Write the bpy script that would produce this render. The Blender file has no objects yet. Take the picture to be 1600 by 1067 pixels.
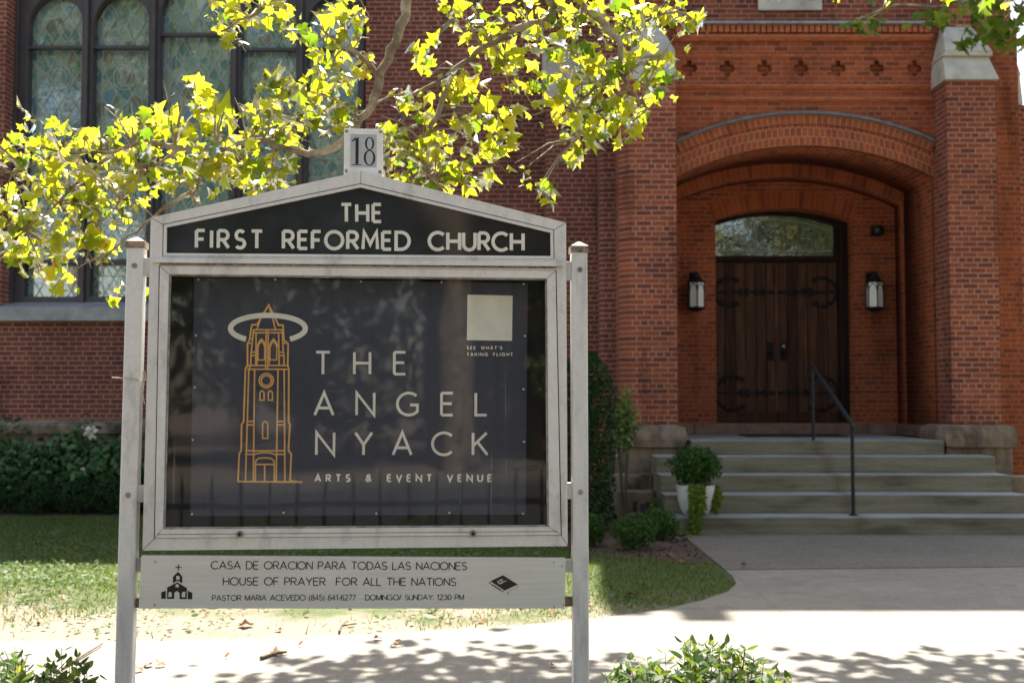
import bpy, bmesh, math, random
import numpy as np
from mathutils import Vector, Matrix, Quaternion
R = math.radians
random.seed(7); np.random.seed(7)
sc = bpy.context.scene
COL = sc.collection

# ------------------------------------------------------------------ camera
F = 1778.0; HOR = 620.0; HC = 1.40
PT = math.atan((HOR - 533.5) / F); CT, ST = math.cos(PT), math.sin(PT)
cam = bpy.data.cameras.new('camera'); camo = bpy.data.objects.new('camera', cam); COL.objects.link(camo)
cam.sensor_width = 36.0; cam.lens = 36.0 * F / 1600.0
camo.location = (0, 0, HC); camo.rotation_euler = (R(90) + PT, 0, 0)
cam.clip_start = 0.05; cam.clip_end = 600
cam.dof.use_dof = True; cam.dof.focus_distance = 4.02; cam.dof.aperture_fstop = 4.0
sc.camera = camo
# ------------------------------------------------------------------ light
SUN_EL, SUN_AZ = R(60), R(4)          # sun behind the church, a touch to the right
w = bpy.data.worlds.new('World'); sc.world = w; w.use_nodes = True
nt = w.node_tree; bg = nt.nodes['Background']
sky = nt.nodes.new('ShaderNodeTexSky'); sky.sky_type = 'NISHITA'; sky.sun_disc = False
sky.sun_elevation = SUN_EL; sky.sun_rotation = SUN_AZ; sky.air_density = 1.0; sky.dust_density = 1.5
wbm = nt.nodes.new('ShaderNodeMix'); wbm.data_type = 'RGBA'; wbm.blend_type = 'MULTIPLY'; wbm.inputs[0].default_value = 1
nt.links.new(sky.outputs[0], wbm.inputs[6]); wbm.inputs[7].default_value = (1.09, .93, .765, 1)      # daylight white balance
nt.links.new(wbm.outputs[2], bg.inputs[0]); bg.inputs[1].default_value = 0.115
sl = bpy.data.lights.new('sun', 'SUN'); slo = bpy.data.objects.new('sun', sl); COL.objects.link(slo)
sl.energy = 5.0; sl.angle = R(0.53); sl.color = (1.0, 0.93, 0.82)
SD = Vector((math.sin(SUN_AZ) * math.cos(SUN_EL), math.cos(SUN_AZ) * math.cos(SUN_EL), math.sin(SUN_EL)))
slo.rotation_euler = SD.to_track_quat('Z', 'Y').to_euler(); slo.location = SD * 40
vs = sc.view_settings; vs.view_transform = 'Standard'; vs.look = 'None'; vs.exposure = 1.97; vs.gamma = 1.0
sc.cycles.max_bounces = 8; sc.cycles.transparent_max_bounces = 16
sc.cycles.use_denoising = True

# ------------------------------------------------------------------ measuring helpers
def ray(u, v):
    a = (u - 800) / F; b = (533.5 - v) / F
    return a, CT - b * ST, ST + b * CT
def P(u, v, Y):
    x, y, z = ray(u, v); s = Y / y
    return Vector((x * s, Y, HC + z * s))
def PX(u, Y): return P(u, 620, Y).x
def PZ(v, Y): return P(800, v, Y).z
def G(u, v, z0=0.0):
    x, y, z = ray(u, v); s = (z0 - HC) / z
    return Vector((x * s, y * s, z0))
SC = Vector((-0.5301, 4.008, 0)); SA = R(4.578)
STX, STY = math.cos(SA), math.sin(SA)
def S(u, v, off=0.0):           # a point of the sign's own plane (off = metres behind its face)
    x, y, z = ray(u, v); nx, ny = STY, -STX
    s = (-off + SC.x * nx + SC.y * ny) / (x * nx + y * ny)
    px, py = x * s, y * s
    return ((px - SC.x) * STX + (py - SC.y) * STY, HC + z * s)

# ------------------------------------------------------------------ materials
def mat(name):
    m = bpy.data.materials.new(name); m.use_nodes = True
    return m, m.node_tree, m.node_tree.nodes['Principled BSDF']
def N(nt, t, **k):
    n = nt.nodes.new(t)
    for a, b in k.items(): setattr(n, a, b)
    return n
def setin(n, **k):
    for a, b in k.items(): n.inputs[a].default_value = b
def noise(nt, scale, detail=4, rough=.55, vec=None):
    n = N(nt, 'ShaderNodeTexNoise'); n.inputs['Scale'].default_value = scale
    n.inputs['Detail'].default_value = detail; n.inputs['Roughness'].default_value = rough
    if vec is not None: nt.links.new(vec, n.inputs['Vector'])
    return n
def ramp(nt, fac, stops, interp='LINEAR'):
    r = N(nt, 'ShaderNodeValToRGB'); cr = r.color_ramp; cr.interpolation = interp
    while len(cr.elements) < len(stops): cr.elements.new(0.5)
    for e, (p, c) in zip(cr.elements, stops):
        e.position = p; e.color = (*c, 1) if len(c) == 3 else c
    nt.links.new(fac, r.inputs[0]); return r
def mix(nt, fac, a, b, blend='MIX'):
    m = N(nt, 'ShaderNodeMix', data_type='RGBA', blend_type=blend)
    for sock, val in ((m.inputs[0], fac), (m.inputs[6], a), (m.inputs[7], b)):
        if hasattr(val, 'is_output'): nt.links.new(val, sock)
        elif isinstance(val, (int, float)): sock.default_value = val
        else: sock.default_value = (*val, 1)
    return m.outputs[2]
def math_(nt, op, a, b=None, c=None):
    m = N(nt, 'ShaderNodeMath', operation=op)
    for i, val in enumerate((a, b, c)):
        if val is None: continue
        if hasattr(val, 'is_output'): nt.links.new(val, m.inputs[i])
        else: m.inputs[i].default_value = val
    return m.outputs[0]
def objco(nt): return N(nt, 'ShaderNodeTexCoord').outputs['Object']
def scaled(nt, vec, s):
    m = N(nt, 'ShaderNodeVectorMath', operation='MULTIPLY'); nt.links.new(vec, m.inputs[0]); m.inputs[1].default_value = s
    return m.outputs[0]
def bump(nt, b, h, strength=.3, dist=.01):
    n = N(nt, 'ShaderNodeBump'); n.inputs['Strength'].default_value = strength; n.inputs['Distance'].default_value = dist
    nt.links.new(h, n.inputs['Height']); nt.links.new(n.outputs[0], b.inputs['Normal'])
def plain(name, c, rough=.6, var=.12, scale=14, metal=0, stretch=(1, 1, 1), bmp=.0, spec=.5):
    m, nt, b = mat(name)
    v = scaled(nt, objco(nt), stretch); n = noise(nt, scale, 6, .6, v)
    lo = [x * (1 - var * 1.6) for x in c]; hi = [min(1, x * (1 + var)) for x in c]
    r = ramp(nt, n.outputs[0], [(.3, lo), (.7, hi)])
    nt.links.new(r.outputs[0], b.inputs['Base Color'])
    setin(b, Roughness=rough, Metallic=metal); b.inputs['Specular IOR Level'].default_value = spec
    if bmp: bump(nt, b, n.outputs[0], bmp, .01)
    return m

def brick_mat(name, pal, mortar, bw=.185, rh=.0625, ms=.0075, radial=False, off=.5, squash=True, stain=.35, mort_mix=1.0):
    m, nt, b = mat(name); L = nt.links
    if radial:
        vec = N(nt, 'ShaderNodeUVMap').outputs[0]; oc = objco(nt)
    else:
        oc = objco(nt); s = N(nt, 'ShaderNodeSeparateXYZ'); L.new(oc, s.inputs[0])
        g = N(nt, 'ShaderNodeNewGeometry'); sn = N(nt, 'ShaderNodeSeparateXYZ'); L.new(g.outputs['True Normal'], sn.inputs[0])
        flat = math_(nt, 'GREATER_THAN', math_(nt, 'ABSOLUTE', sn.outputs[2]), .6)
        ca = N(nt, 'ShaderNodeCombineXYZ'); L.new(math_(nt, 'ADD', s.outputs[0], s.outputs[1]), ca.inputs[0]); L.new(s.outputs[2], ca.inputs[1])
        cb = N(nt, 'ShaderNodeCombineXYZ'); L.new(s.outputs[1], cb.inputs[0]); L.new(s.outputs[0], cb.inputs[1])
        mv = N(nt, 'ShaderNodeMix', data_type='VECTOR'); L.new(flat, mv.inputs[0]); L.new(ca.outputs[0], mv.inputs[4]); L.new(cb.outputs[0], mv.inputs[5])
        vec = mv.outputs[1]
    wn = noise(nt, 9, 3, .5, oc); wv = N(nt, 'ShaderNodeVectorMath', operation='MULTIPLY_ADD')
    L.new(wn.outputs['Color'], wv.inputs[0]); wv.inputs[1].default_value = (.009, .006, 0); L.new(vec, wv.inputs[2])
    br = N(nt, 'ShaderNodeTexBrick'); L.new(wv.outputs[0], br.inputs['Vector'])
    br.offset = off; br.squash = .5 if squash else 1; br.squash_frequency = 6
    setin(br, **{'Scale': 1.0, 'Mortar Size': ms, 'Mortar Smooth': .12, 'Bias': 0, 'Brick Width': bw, 'Row Height': rh})
    br.inputs['Color1'].default_value = (0, 0, 0, 1); br.inputs['Color2'].default_value = (1, 1, 1, 1); br.inputs['Mortar'].default_value = (0.5, .5, .5, 1)
    k = len(pal); r = ramp(nt, br.outputs['Color'], [(i / k, c) for i, c in enumerate(pal)], 'CONSTANT')
    gr = noise(nt, 55, 6, .7, oc); big = noise(nt, .9, 4, .6, oc)
    c1 = mix(nt, .55, r.outputs[0], ramp(nt, gr.outputs[0], [(.3, (.35, .35, .35)), (.7, (1, 1, 1))]).outputs[0], 'MULTIPLY')
    mn = ramp(nt, noise(nt, 30, 4, .6, oc).outputs[0], [(.3, [x * .72 for x in mortar]), (.7, mortar)])
    c2 = mix(nt, math_(nt, 'MULTIPLY', br.outputs['Fac'], mort_mix), c1, mn.outputs[0])
    st = ramp(nt, big.outputs[0], [(.35, (1 - stain, 1 - stain, 1 - stain)), (.65, (1, 1, 1))])
    c3 = mix(nt, 1.0, c2, st.outputs[0], 'MULTIPLY')
    vs_ = noise(nt, 3.2, 5, .65, scaled(nt, oc, (1, 1, .16))); sr = ramp(nt, vs_.outputs[0], [(.34, (.55, .52, .50)), (.46, (1, 1, 1))])
    c3 = mix(nt, .7, c3, sr.outputs[0], 'MULTIPLY')
    ef = noise(nt, 2.1, 7, .72, oc); er = ramp(nt, ef.outputs[0], [(.66, (0, 0, 0)), (.80, (1, 1, 1))]); c3 = mix(nt, math_(nt, 'MULTIPLY', er.outputs[0], .35), c3, (.42, .30, .24))
    L.new(c3, b.inputs['Base Color']); setin(b, Roughness=.88); b.inputs['Specular IOR Level'].default_value = .25
    h = math_(nt, 'ADD', math_(nt, 'MULTIPLY', br.outputs['Fac'], -1.0), math_(nt, 'MULTIPLY', gr.outputs[0], .4))
    bump(nt, b, h, .55, .008)
    return m
PAL_N = [(0.19, 0.06, 0.041), (0.218, 0.069, 0.045), (0.161, 0.054, 0.041), (0.236, 0.074, 0.049), (0.196, 0.062, 0.044), (0.207, 0.065, 0.043)]
PAL_P = [(.30, .082, .044), (.335, .090, .046), (.25, .070, .042), (.36, .098, .048), (.285, .076, .042), (.40, .112, .052), (.19, .058, .042)]
PAL_O = [(.36, .088, .034), (.39, .096, .036), (.31, .076, .032), (.42, .108, .038), (.34, .084, .034), (.24, .064, .032)]
M = {}
M['brick_nave'] = brick_mat('purple_red_brick', PAL_N, (.44, .235, .18))
M['brick_pillar'] = brick_mat('mixed_red_brick', PAL_P, (.49, .25, .17))
M['brick_porch'] = brick_mat('bounce_lit_orange_brick', PAL_O, (.43, .165, .09), stain=.3)  # same brick as outside, with porch bounce light put into the orange colour
M['brick_ring'] = brick_mat('arch_header_brick', PAL_O[:5] + [(.34, .11, .045)], (.48, .22, .13), bw=.074, rh=.112, ms=.007, radial=True, off=.5, squash=False, stain=.2)
M['brick_soldier'] = brick_mat('arch_soldier_brick', PAL_O, (.40, .16, .085), bw=.072, rh=.235, ms=.005, radial=True, off=.0, squash=False, stain=.25)
M['brick_smooth'] = plain('moulded_orange_brick', (.40, .115, .045), .8, .25, 9, stretch=(1, 1, 3), bmp=.1)
M['brick_dark'] = plain('recess_brown_brick', (.13, .05, .028), .9, .3, 20)
M['limestone'] = plain('weathered_limestone', (.46, .42, .35), .85, .22, 3.2, bmp=.15)
def sandstone():
    m, nt, b = mat('stained_brown_sandstone'); oc = objco(nt)
    n1 = noise(nt, 3.0, 6, .65, scaled(nt, oc, (1, 1, .55))); n2 = noise(nt, 40, 5, .7, oc)
    r = ramp(nt, n1.outputs[0], [(.36, (.055, .04, .03)), (.5, (.22, .16, .11)), (.66, (.36, .27, .19))])
    c = mix(nt, .45, r.outputs[0], ramp(nt, n2.outputs[0], [(.3, (.5, .5, .5)), (.7, (1, 1, 1))]).outputs[0], 'MULTIPLY')
    nt.links.new(c, b.inputs['Base Color']); setin(b, Roughness=.92)
    bump(nt, b, math_(nt, 'ADD', n1.outputs[0], math_(nt, 'MULTIPLY', n2.outputs[0], .5)), .7, .03); return m
M['sandstone'] = sandstone()
M['redstone'] = plain('red_brown_stone', (.21, .125, .09), .85, .25, 6, bmp=.2)
M['lead_grey'] = plain('grey_metal_flashing', (.25, .26, .28), .55, .2, 8)
M['hood'] = plain('dark_grey_hood_lead', (.13, .13, .135), .7, .25, 8)
M['sillstone'] = plain('grey_bluestone_sill', (.27, .28, .28), .8, .2, 4)
def stepstone():
    m, nt, b = mat('mossy_bluestone'); oc = objco(nt)
    s = N(nt, 'ShaderNodeNewGeometry'); sn = N(nt, 'ShaderNodeSeparateXYZ'); nt.links.new(s.outputs['True Normal'], sn.inputs[0])
    n1 = noise(nt, 2.2, 6, .6, scaled(nt, oc, (.5, 1, 3))); n2 = noise(nt, 26, 5, .7, oc)
    side = ramp(nt, n1.outputs[0], [(.3, (.10, .086, .056)), (.45, (.185, .165, .108)), (.58, (.215, .19, .135)), (.7, (.27, .24, .18))])
    top = ramp(nt, n1.outputs[0], [(.3, (.26, .27, .27)), (.7, (.36, .37, .37))])
    c = mix(nt, math_(nt, 'GREATER_THAN', sn.outputs[2], .5), side.outputs[0], top.outputs[0])
    c = mix(nt, .4, c, ramp(nt, n2.outputs[0], [(.3, (.55, .55, .55)), (.7, (1, 1, 1))]).outputs[0], 'MULTIPLY')
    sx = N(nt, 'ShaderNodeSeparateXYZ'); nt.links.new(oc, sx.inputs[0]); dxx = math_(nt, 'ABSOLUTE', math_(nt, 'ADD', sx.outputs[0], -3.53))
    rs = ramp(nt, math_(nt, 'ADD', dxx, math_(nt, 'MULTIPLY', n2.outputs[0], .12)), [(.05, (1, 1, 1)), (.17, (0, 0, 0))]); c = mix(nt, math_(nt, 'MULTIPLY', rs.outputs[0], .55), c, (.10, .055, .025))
    n5 = noise(nt, 5, 7, .7, scaled(nt, oc, (.35, 1, 5))); c = mix(nt, .55, c, ramp(nt, n5.outputs[0], [(.36, (.5, .48, .42)), (.56, (1, 1, 1))]).outputs[0], 'MULTIPLY')
    nt.links.new(c, b.inputs['Base Color']); setin(b, Roughness=.8); bump(nt, b, n2.outputs[0], .25, .01); return m
M['step'] = stepstone()
def concrete(name, c, speck=.3, joints=False):
    m, nt, b = mat(name); oc = objco(nt)
    n1 = noise(nt, 1.1, 6, .65, oc); n2 = noise(nt, 55, 4, .75, oc); n3 = noise(nt, 7, 6, .6, oc)
    a = ramp(nt, n1.outputs[0], [(.3, [x * .74 for x in c]), (.7, c)])
    cc = mix(nt, speck, a.outputs[0], ramp(nt, n2.outputs[0], [(.38, (.3, .28, .26)), (.62, (1.0, 1.0, 1.0))]).outputs[0], 'MULTIPLY')
    cc = mix(nt, .35, cc, ramp(nt, n3.outputs[0], [(.35, (.65, .63, .6)), (.6, (1, 1, 1))]).outputs[0], 'MULTIPLY')
    if joints:
        br = N(nt, 'ShaderNodeTexBrick'); br.offset = 0; nt.links.new(oc, br.inputs['Vector']); setin(br, **{'Scale': 1.0, 'Mortar Size': .008, 'Mortar Smooth': .2, 'Brick Width': 1.75, 'Row Height': 1.9, 'Bias': 0})
        cc = mix(nt, math_(nt, 'MULTIPLY', br.outputs['Fac'], .22), cc, (.09, .075, .055))
        n4 = noise(nt, 2.6, 7, .7, oc); cr = ramp(nt, n4.outputs[0], [(.40, (.55, .52, .48)), (.47, (1, 1, 1))]); cc = mix(nt, .2, cc, cr.outputs[0], 'MULTIPLY')
    nt.links.new(cc, b.inputs['Base Color']); setin(b, Roughness=.9); bump(nt, b, n2.outputs[0], .3, .004); return m
M['walk'] = concrete('exposed_aggregate_concrete', (.225, .205, .17), .8)
M['walk2'] = concrete('smooth_walk_concrete', (.27, .25, .22), .3)
M['pave'] = concrete('pale_sidewalk_concrete', (.28, .26, .23), .3, True)
M['asphalt'] = concrete('street_asphalt', (.085, .085, .085), .4)
def ground_mat():
    m, nt, b = mat('lawn_soil'); oc = objco(nt)
    n1 = noise(nt, 1.3, 7, .65, oc); n2 = noise(nt, 35, 5, .7, oc)
    s = N(nt, 'ShaderNodeSeparateXYZ'); nt.links.new(oc, s.inputs[0])
    soil = ramp(nt, n2.outputs[0], [(.3, (.13, .102, .076)), (.7, (.30, .245, .19))])
    gr = ramp(nt, n2.outputs[0], [(.3, (.035, .05, .016)), (.7, (.09, .12, .035))])
    t = math_(nt, 'MULTIPLY_ADD', s.outputs[1], .16, -1.12)   # y 7 -> 0, y 9.5 -> .4
    f = ramp(nt, math_(nt, 'ADD', math_(nt, 'MINIMUM', t, .4), math_(nt, 'MULTIPLY', n1.outputs[0], .8)), [(.42, (0, 0, 0)), (.56, (1, 1, 1))])
    c = mix(nt, f.outputs[0], soil.outputs[0], gr.outputs[0])
    nt.links.new(c, b.inputs['Base Color']); setin(b, Roughness=.95); bump(nt, b, n2.outputs[0], .6, .02); return m
M['ground'] = ground_mat()
M['mulch'] = plain('brown_bark_mulch', (.085, .052, .036), .95, .5, 45, bmp=.8)
M['bronze'] = plain('dark_bronze_frame', (.050, .040, .042), .5, .2, 6)
M['iron'] = plain('black_iron', (.017, .016, .017), .7, .3, 20, spec=.15)
M['railiron'] = plain('painted_iron_rail', (.018, .018, .021), .6, .25, 20, spec=.25)
M['black_plastic'] = plain('black_plastic', (.01, .01, .01), .35, .1, 10)
M['rubber'] = plain('black_rubber_mat', (.012, .012, .013), .9, .3, 60, bmp=.3)
M['planter'] = plain('white_fibre_pot', (.50, .49, .46), .7, .16, 7)
def wood_mat():
    m, nt, b = mat('dark_stained_oak'); oc = objco(nt)
    n1 = noise(nt, 22, 7, .65, scaled(nt, oc, (1, 1, .07))); gi = N(nt, 'ShaderNodeNewGeometry')
    r = ramp(nt, n1.outputs[0], [(.3, (.032, .017, .012)), (.55, (.10, .050, .031)), (.75, (.19, .10, .062))])
    v = ramp(nt, gi.outputs['Random Per Island'], [(0, (.5, .5, .5)), (1, (1.15, 1.1, 1.05))])
    c = mix(nt, 1, r.outputs[0], v.outputs[0], 'MULTIPLY')
    nt.links.new(c, b.inputs['Base Color']); setin(b, Roughness=.75); b.inputs['Specular IOR Level'].default_value = .15; bump(nt, b, n1.outputs[0], .2, .004); return m
M['oak'] = wood_mat()
M['doorframe'] = plain('dark_door_frame', (.024, .013, .010), .7, .3, 12, stretch=(1, 1, .1), spec=.15)
def paint_metal(name, c, streak=.5):
    m, nt, b = mat(name); oc = objco(nt)
    n1 = noise(nt, 5, 6, .65, scaled(nt, oc, (2.2, 2.2, .9))); n2 = noise(nt, 60, 4, .6, oc); n3 = noise(nt, 1.6, 4, .6, scaled(nt, oc, (4, 4, .6)))
    a = ramp(nt, n1.outputs[0], [(.30, [x * .62 for x in c]), (.46, [x * .93 for x in c]), (.7, c)])
    gr = ramp(nt, n3.outputs[0], [(.36, (.52, .54, .58)), (.48, (1, 1, 1))])
    cc = mix(nt, streak, a.outputs[0], gr.outputs[0], 'MULTIPLY')
    cc = mix(nt, .22, cc, ramp(nt, n2.outputs[0], [(.3, (.6, .6, .58)), (.6, (1, 1, 1))]).outputs[0], 'MULTIPLY')
    nt.links.new(cc, b.inputs['Base Color']); setin(b, Roughness=.45); bump(nt, b, n2.outputs[0], .05, .002); return m
M['frame'] = paint_metal('weathered_cream_aluminium', (.74, .72, .67), .22)
M['post'] = paint_metal('weathered_grey_post', (.73, .715, .68), .65)
M['dirty'] = plain('mouldy_frame_edge', (.22, .20, .165), .8, .6, 70, stretch=(1, 1, 1))
M['rusty'] = plain('tarnished_cap', (.30, .225, .16), .7, .5, 45)
M['steel'] = plain('dull_steel', (.32, .31, .29), .35, .3, 30, metal=.7)
def board_paint():
    m, nt, b = mat('painted_wood_board'); oc = objco(nt)
    n1 = noise(nt, 14, 6, .6, scaled(nt, oc, (.22, 1, 6))); n2 = noise(nt, 3, 4, .6, oc)
    a = ramp(nt, n1.outputs[0], [(.3, (.62, .605, .545)), (.7, (.72, .705, .635))])
    c = mix(nt, .3, a.outputs[0], ramp(nt, n2.outputs[0], [(.35, (.8, .8, .76)), (.6, (1, 1, 1))]).outputs[0], 'MULTIPLY')
    nt.links.new(c, b.inputs['Base Color']); setin(b, Roughness=.55); bump(nt, b, n1.outputs[0], .25, .003); return m
M['board'] = board_paint()
M['pedpanel'] = plain('glossy_black_panel', (.024, .025, .028), .07, .15, 6)
M['letter'] = plain('cream_lettering', (.70, .68, .58), .5, .06, 20)
M['banner_letter'] = plain('cream_banner_print', (.78, .76, .64), .6, .05, 20)
M['gold'] = plain('gold_line_print', (.74, .40, .12), .6, .08, 20)
M['ink'] = plain('black_vinyl', (.012, .012, .013), .45, .1, 20)
M['plategrey'] = plain('grey_number_panel', (.46, .47, .47), .5, .08, 20)
M['platewhite'] = plain('white_number_plate', (.80, .79, .75), .45, .08, 15)
M['casein'] = plain('dark_case_lining', (.014, .013, .013), .8, .3, 12)
M['grommet'] = plain('white_pin_head', (.62, .62, .6), .4, .05, 20)
def banner_mat():
    m, nt, b = mat('faded_navy_banner'); oc = objco(nt)
    n1 = noise(nt, 26, 5, .6, scaled(nt, oc, (1, 1, .03))); n2 = noise(nt, 2, 4, .5, oc)
    a = ramp(nt, n1.outputs[0], [(.35, (.031, .037, .058)), (.7, (.042, .050, .076))])
    c = mix(nt, .4, a.outputs[0], ramp(nt, n2.outputs[0], [(.35, (.7, .7, .75)), (.6, (1.1, 1.05, 1.0))]).outputs[0], 'MULTIPLY')
    nt.links.new(c, b.inputs['Base Color']); setin(b, Roughness=.6); return m
M['banner'] = banner_mat()
def acrylic():
    m = bpy.data.materials.new('streaked_clear_acrylic'); m.use_nodes = True; nt = m.node_tree; nt.nodes.clear(); L = nt.links
    out = N(nt, 'ShaderNodeOutputMaterial'); oc = objco(nt)
    tr = N(nt, 'ShaderNodeBsdfTransparent'); tr.inputs[0].default_value = (.93, .93, .93, 1)
    gl = N(nt, 'ShaderNodeBsdfGlossy'); gl.inputs['Roughness'].default_value = .03
    wv = noise(nt, 2.2, 2, .5, oc); bp = N(nt, 'ShaderNodeBump'); setin(bp, Strength=.10, Distance=.012); L.new(wv.outputs[0], bp.inputs['Height'])
    L.new(bp.outputs[0], gl.inputs['Normal'])
    lw = N(nt, 'ShaderNodeLayerWeight'); lw.inputs[0].default_value = .5
    frs = math_(nt, 'MULTIPLY_ADD', math_(nt, 'POWER', lw.outputs['Facing'], 5.0), .9, .044)
    m1 = N(nt, 'ShaderNodeMixShader'); L.new(frs, m1.inputs[0]); L.new(tr.outputs[0], m1.inputs[1]); L.new(gl.outputs[0], m1.inputs[2])
    df = N(nt, 'ShaderNodeBsdfDiffuse'); df.inputs[0].default_value = (.62, .60, .55, 1)
    s = N(nt, 'ShaderNodeSeparateXYZ'); L.new(oc, s.inputs[0])
    st = noise(nt, 60, 3, .6, scaled(nt, oc, (1, 1, .012))); wob = ramp(nt, st.outputs[0], [(.665, (0, 0, 0)), (.70, (1, 1, 1))])
    zm = ramp(nt, noise(nt, 3, 3, .5, scaled(nt, oc, (3, 1, .8))).outputs[0], [(.45, (0, 0, 0)), (.62, (1, 1, 1))])
    dust = noise(nt, 300, 2, .5, oc); dd = ramp(nt, dust.outputs[0], [(.68, (0, 0, 0)), (.74, (1, 1, 1))])
    f = math_(nt, 'ADD', math_(nt, 'MULTIPLY', math_(nt, 'MULTIPLY', wob.outputs[0], zm.outputs[0]), .16), math_(nt, 'MULTIPLY', dd.outputs[0], .012))
    f = math_(nt, 'ADD', f, .006)
    m2 = N(nt, 'ShaderNodeMixShader'); L.new(f, m2.inputs[0]); L.new(m1.outputs[0], m2.inputs[1]); L.new(df.outputs[0], m2.inputs[2])
    L.new(m2.outputs[0], out.inputs[0]); return m
M['acrylic'] = acrylic()
def stained(name, k=1.0):
    m = bpy.data.materials.new(name); m.use_nodes = True; nt = m.node_tree; nt.nodes.clear(); L = nt.links
    out = N(nt, 'ShaderNodeOutputMaterial'); oc = objco(nt)
    df = N(nt, 'ShaderNodeBsdfDiffuse'); gl = N(nt, 'ShaderNodeBsdfGlossy'); gl.inputs['Roughness'].default_value = .006; gl.inputs[0].default_value = (.95, .98, 1, 1)
    v1 = N(nt, 'ShaderNodeTexVoronoi', feature='F1'); L.new(scaled(nt, oc, (1, 0, .75)), v1.inputs['Vector']); v1.inputs['Scale'].default_value = 7.5
    v2 = N(nt, 'ShaderNodeTexVoronoi', feature='DISTANCE_TO_EDGE'); L.new(scaled(nt, oc, (1, 0, .75)), v2.inputs['Vector']); v2.inputs['Scale'].default_value = 7.5
    s = N(nt, 'ShaderNodeSeparateColor'); L.new(v1.outputs['Color'], s.inputs[0])
    c = ramp(nt, s.outputs[0], [(p_, [x * k for x in c_]) for p_, c_ in [(0, (.045, .080, .070)), (.22, (.075, .120, .105)), (.42, (.036, .075, .085)), (.6, (.10, .13, .105)), (.74, (.06, .06, .05)), (.84, (.045, .09, .125)), (.93, (.14, .17, .155))]], 'CONSTANT')
    ln = ramp(nt, v2.outputs[0], [(.035, (1, 1, 1)), (.06, (0, 0, 0))])
    cc = mix(nt, math_(nt, 'MULTIPLY', ln.outputs[0], .5), c.outputs[0], (.17 * k, .19 * k, .155 * k))
    L.new(cc, df.inputs[0])
    bn = noise(nt, 5, 3, .5, oc); bp = N(nt, 'ShaderNodeBump'); setin(bp, Strength=.12, Distance=.02); L.new(bn.outputs[0], bp.inputs['Height']); L.new(bp.outputs[0], gl.inputs['Normal'])
    fr = N(nt, 'ShaderNodeFresnel'); fr.inputs[0].default_value = 2.6
    ms = N(nt, 'ShaderNodeMixShader'); L.new(fr.outputs[0], ms.inputs[0]); L.new(df.outputs[0], ms.inputs[1]); L.new(gl.outputs[0], ms.inputs[2]); L.new(ms.outputs[0], out.inputs[0])
    return m
M['stained'] = stained('leaded_stained_glass', 2.2)
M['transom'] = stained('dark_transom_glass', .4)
M['came'] = plain('pale_green_lead_came', (.38, .43, .36), .6, .2, 10)
M['frost'] = plain('frosted_white_glass', (.72, .71, .66), .25, .04, 10)
M['darkglass'] = plain('dark_window_glass', (.06, .09, .12), .05, .2, 3)
def leaf_mat(name, refl, trans, k=.5, rough=.4, spec=.35, gk=.4):
    m = bpy.data.materials.new(name); m.use_nodes = True; nt = m.node_tree; nt.nodes.clear(); L = nt.links
    out = N(nt, 'ShaderNodeOutputMaterial'); gi = N(nt, 'ShaderNodeNewGeometry')
    def rr(stops): return ramp(nt, gi.outputs['Random Per Island'], stops).outputs[0]
    df = N(nt, 'ShaderNodeBsdfDiffuse'); tl = N(nt, 'ShaderNodeBsdfTranslucent'); gl = N(nt, 'ShaderNodeBsdfGlossy'); gl.inputs['Roughness'].default_value = rough
    vein = noise(nt, 40, 4, .6, objco(nt)); vr = ramp(nt, vein.outputs[0], [(.3, (.72, .72, .7)), (.65, (1, 1, 1))])
    def col(stops): return mix(nt, 1, rr(stops), vr.outputs[0], 'MULTIPLY')
    L.new(col(refl), df.inputs[0]); L.new(col(trans), tl.inputs[0])
    a = N(nt, 'ShaderNodeMixShader'); a.inputs[0].default_value = k; L.new(df.outputs[0], a.inputs[1]); L.new(tl.outputs[0], a.inputs[2])
    fr = N(nt, 'ShaderNodeFresnel'); fr.inputs[0].default_value = 1.0 + spec
    b = N(nt, 'ShaderNodeMixShader'); L.new(math_(nt, 'MULTIPLY', fr.outputs[0], gk), b.inputs[0]); L.new(a.outputs[0], b.inputs[1]); L.new(gl.outputs[0], b.inputs[2])
    L.new(b.outputs[0], out.inputs[0]); return m
M['plane_leaf'] = leaf_mat('backlit_plane_leaf', [(0, (.06, .085, .02)), (.6, (.10, .13, .03)), (.985, (.13, .14, .03)), (.995, (.20, .09, .025))],
                           [(0, (.12, .24, .010)), (.3, (.40, .48, .014)), (.7, (.66, .66, .022)), (.985, (.76, .68, .04)), (.995, (.6, .26, .03))], .80, .3, .3, 1.0)
M['far_leaf'] = leaf_mat('green_plane_leaf', [(0, (.06, .12, .02)), (1, (.12, .20, .035))], [(0, (.2, .34, .02)), (1, (.42, .52, .03))], .5, .5, .15)
M['street_leaf'] = leaf_mat('street_tree_leaf', [(0, (.035, .065, .016)), (1, (.085, .12, .03))], [(0, (.08, .14, .02)), (1, (.18, .25, .03))], .4, .6, .15)
M['shrub_leaf'] = leaf_mat('dark_shrub_leaf', [(0, (.04, .095, .032)), (.7, (.09, .19, .065)), (1, (.15, .26, .10))], [(0, (.03, .07, .015)), (1, (.06, .12, .02))], .3, .45, .3)
M['box_leaf'] = leaf_mat('boxwood_leaf', [(0, (.02, .055, .012)), (.7, (.045, .11, .02)), (1, (.09, .16, .03))], [(0, (.04, .09, .01)), (1, (.1, .18, .02))], .3, .55, .15)
M['yew_leaf'] = leaf_mat('dark_evergreen_leaf', [(0, (.012, .034, .010)), (.8, (.028, .07, .018)), (1, (.055, .11, .03))], [(0, (.01, .03, .006)), (1, (.03, .07, .012))], .25, .6, .14)
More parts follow.
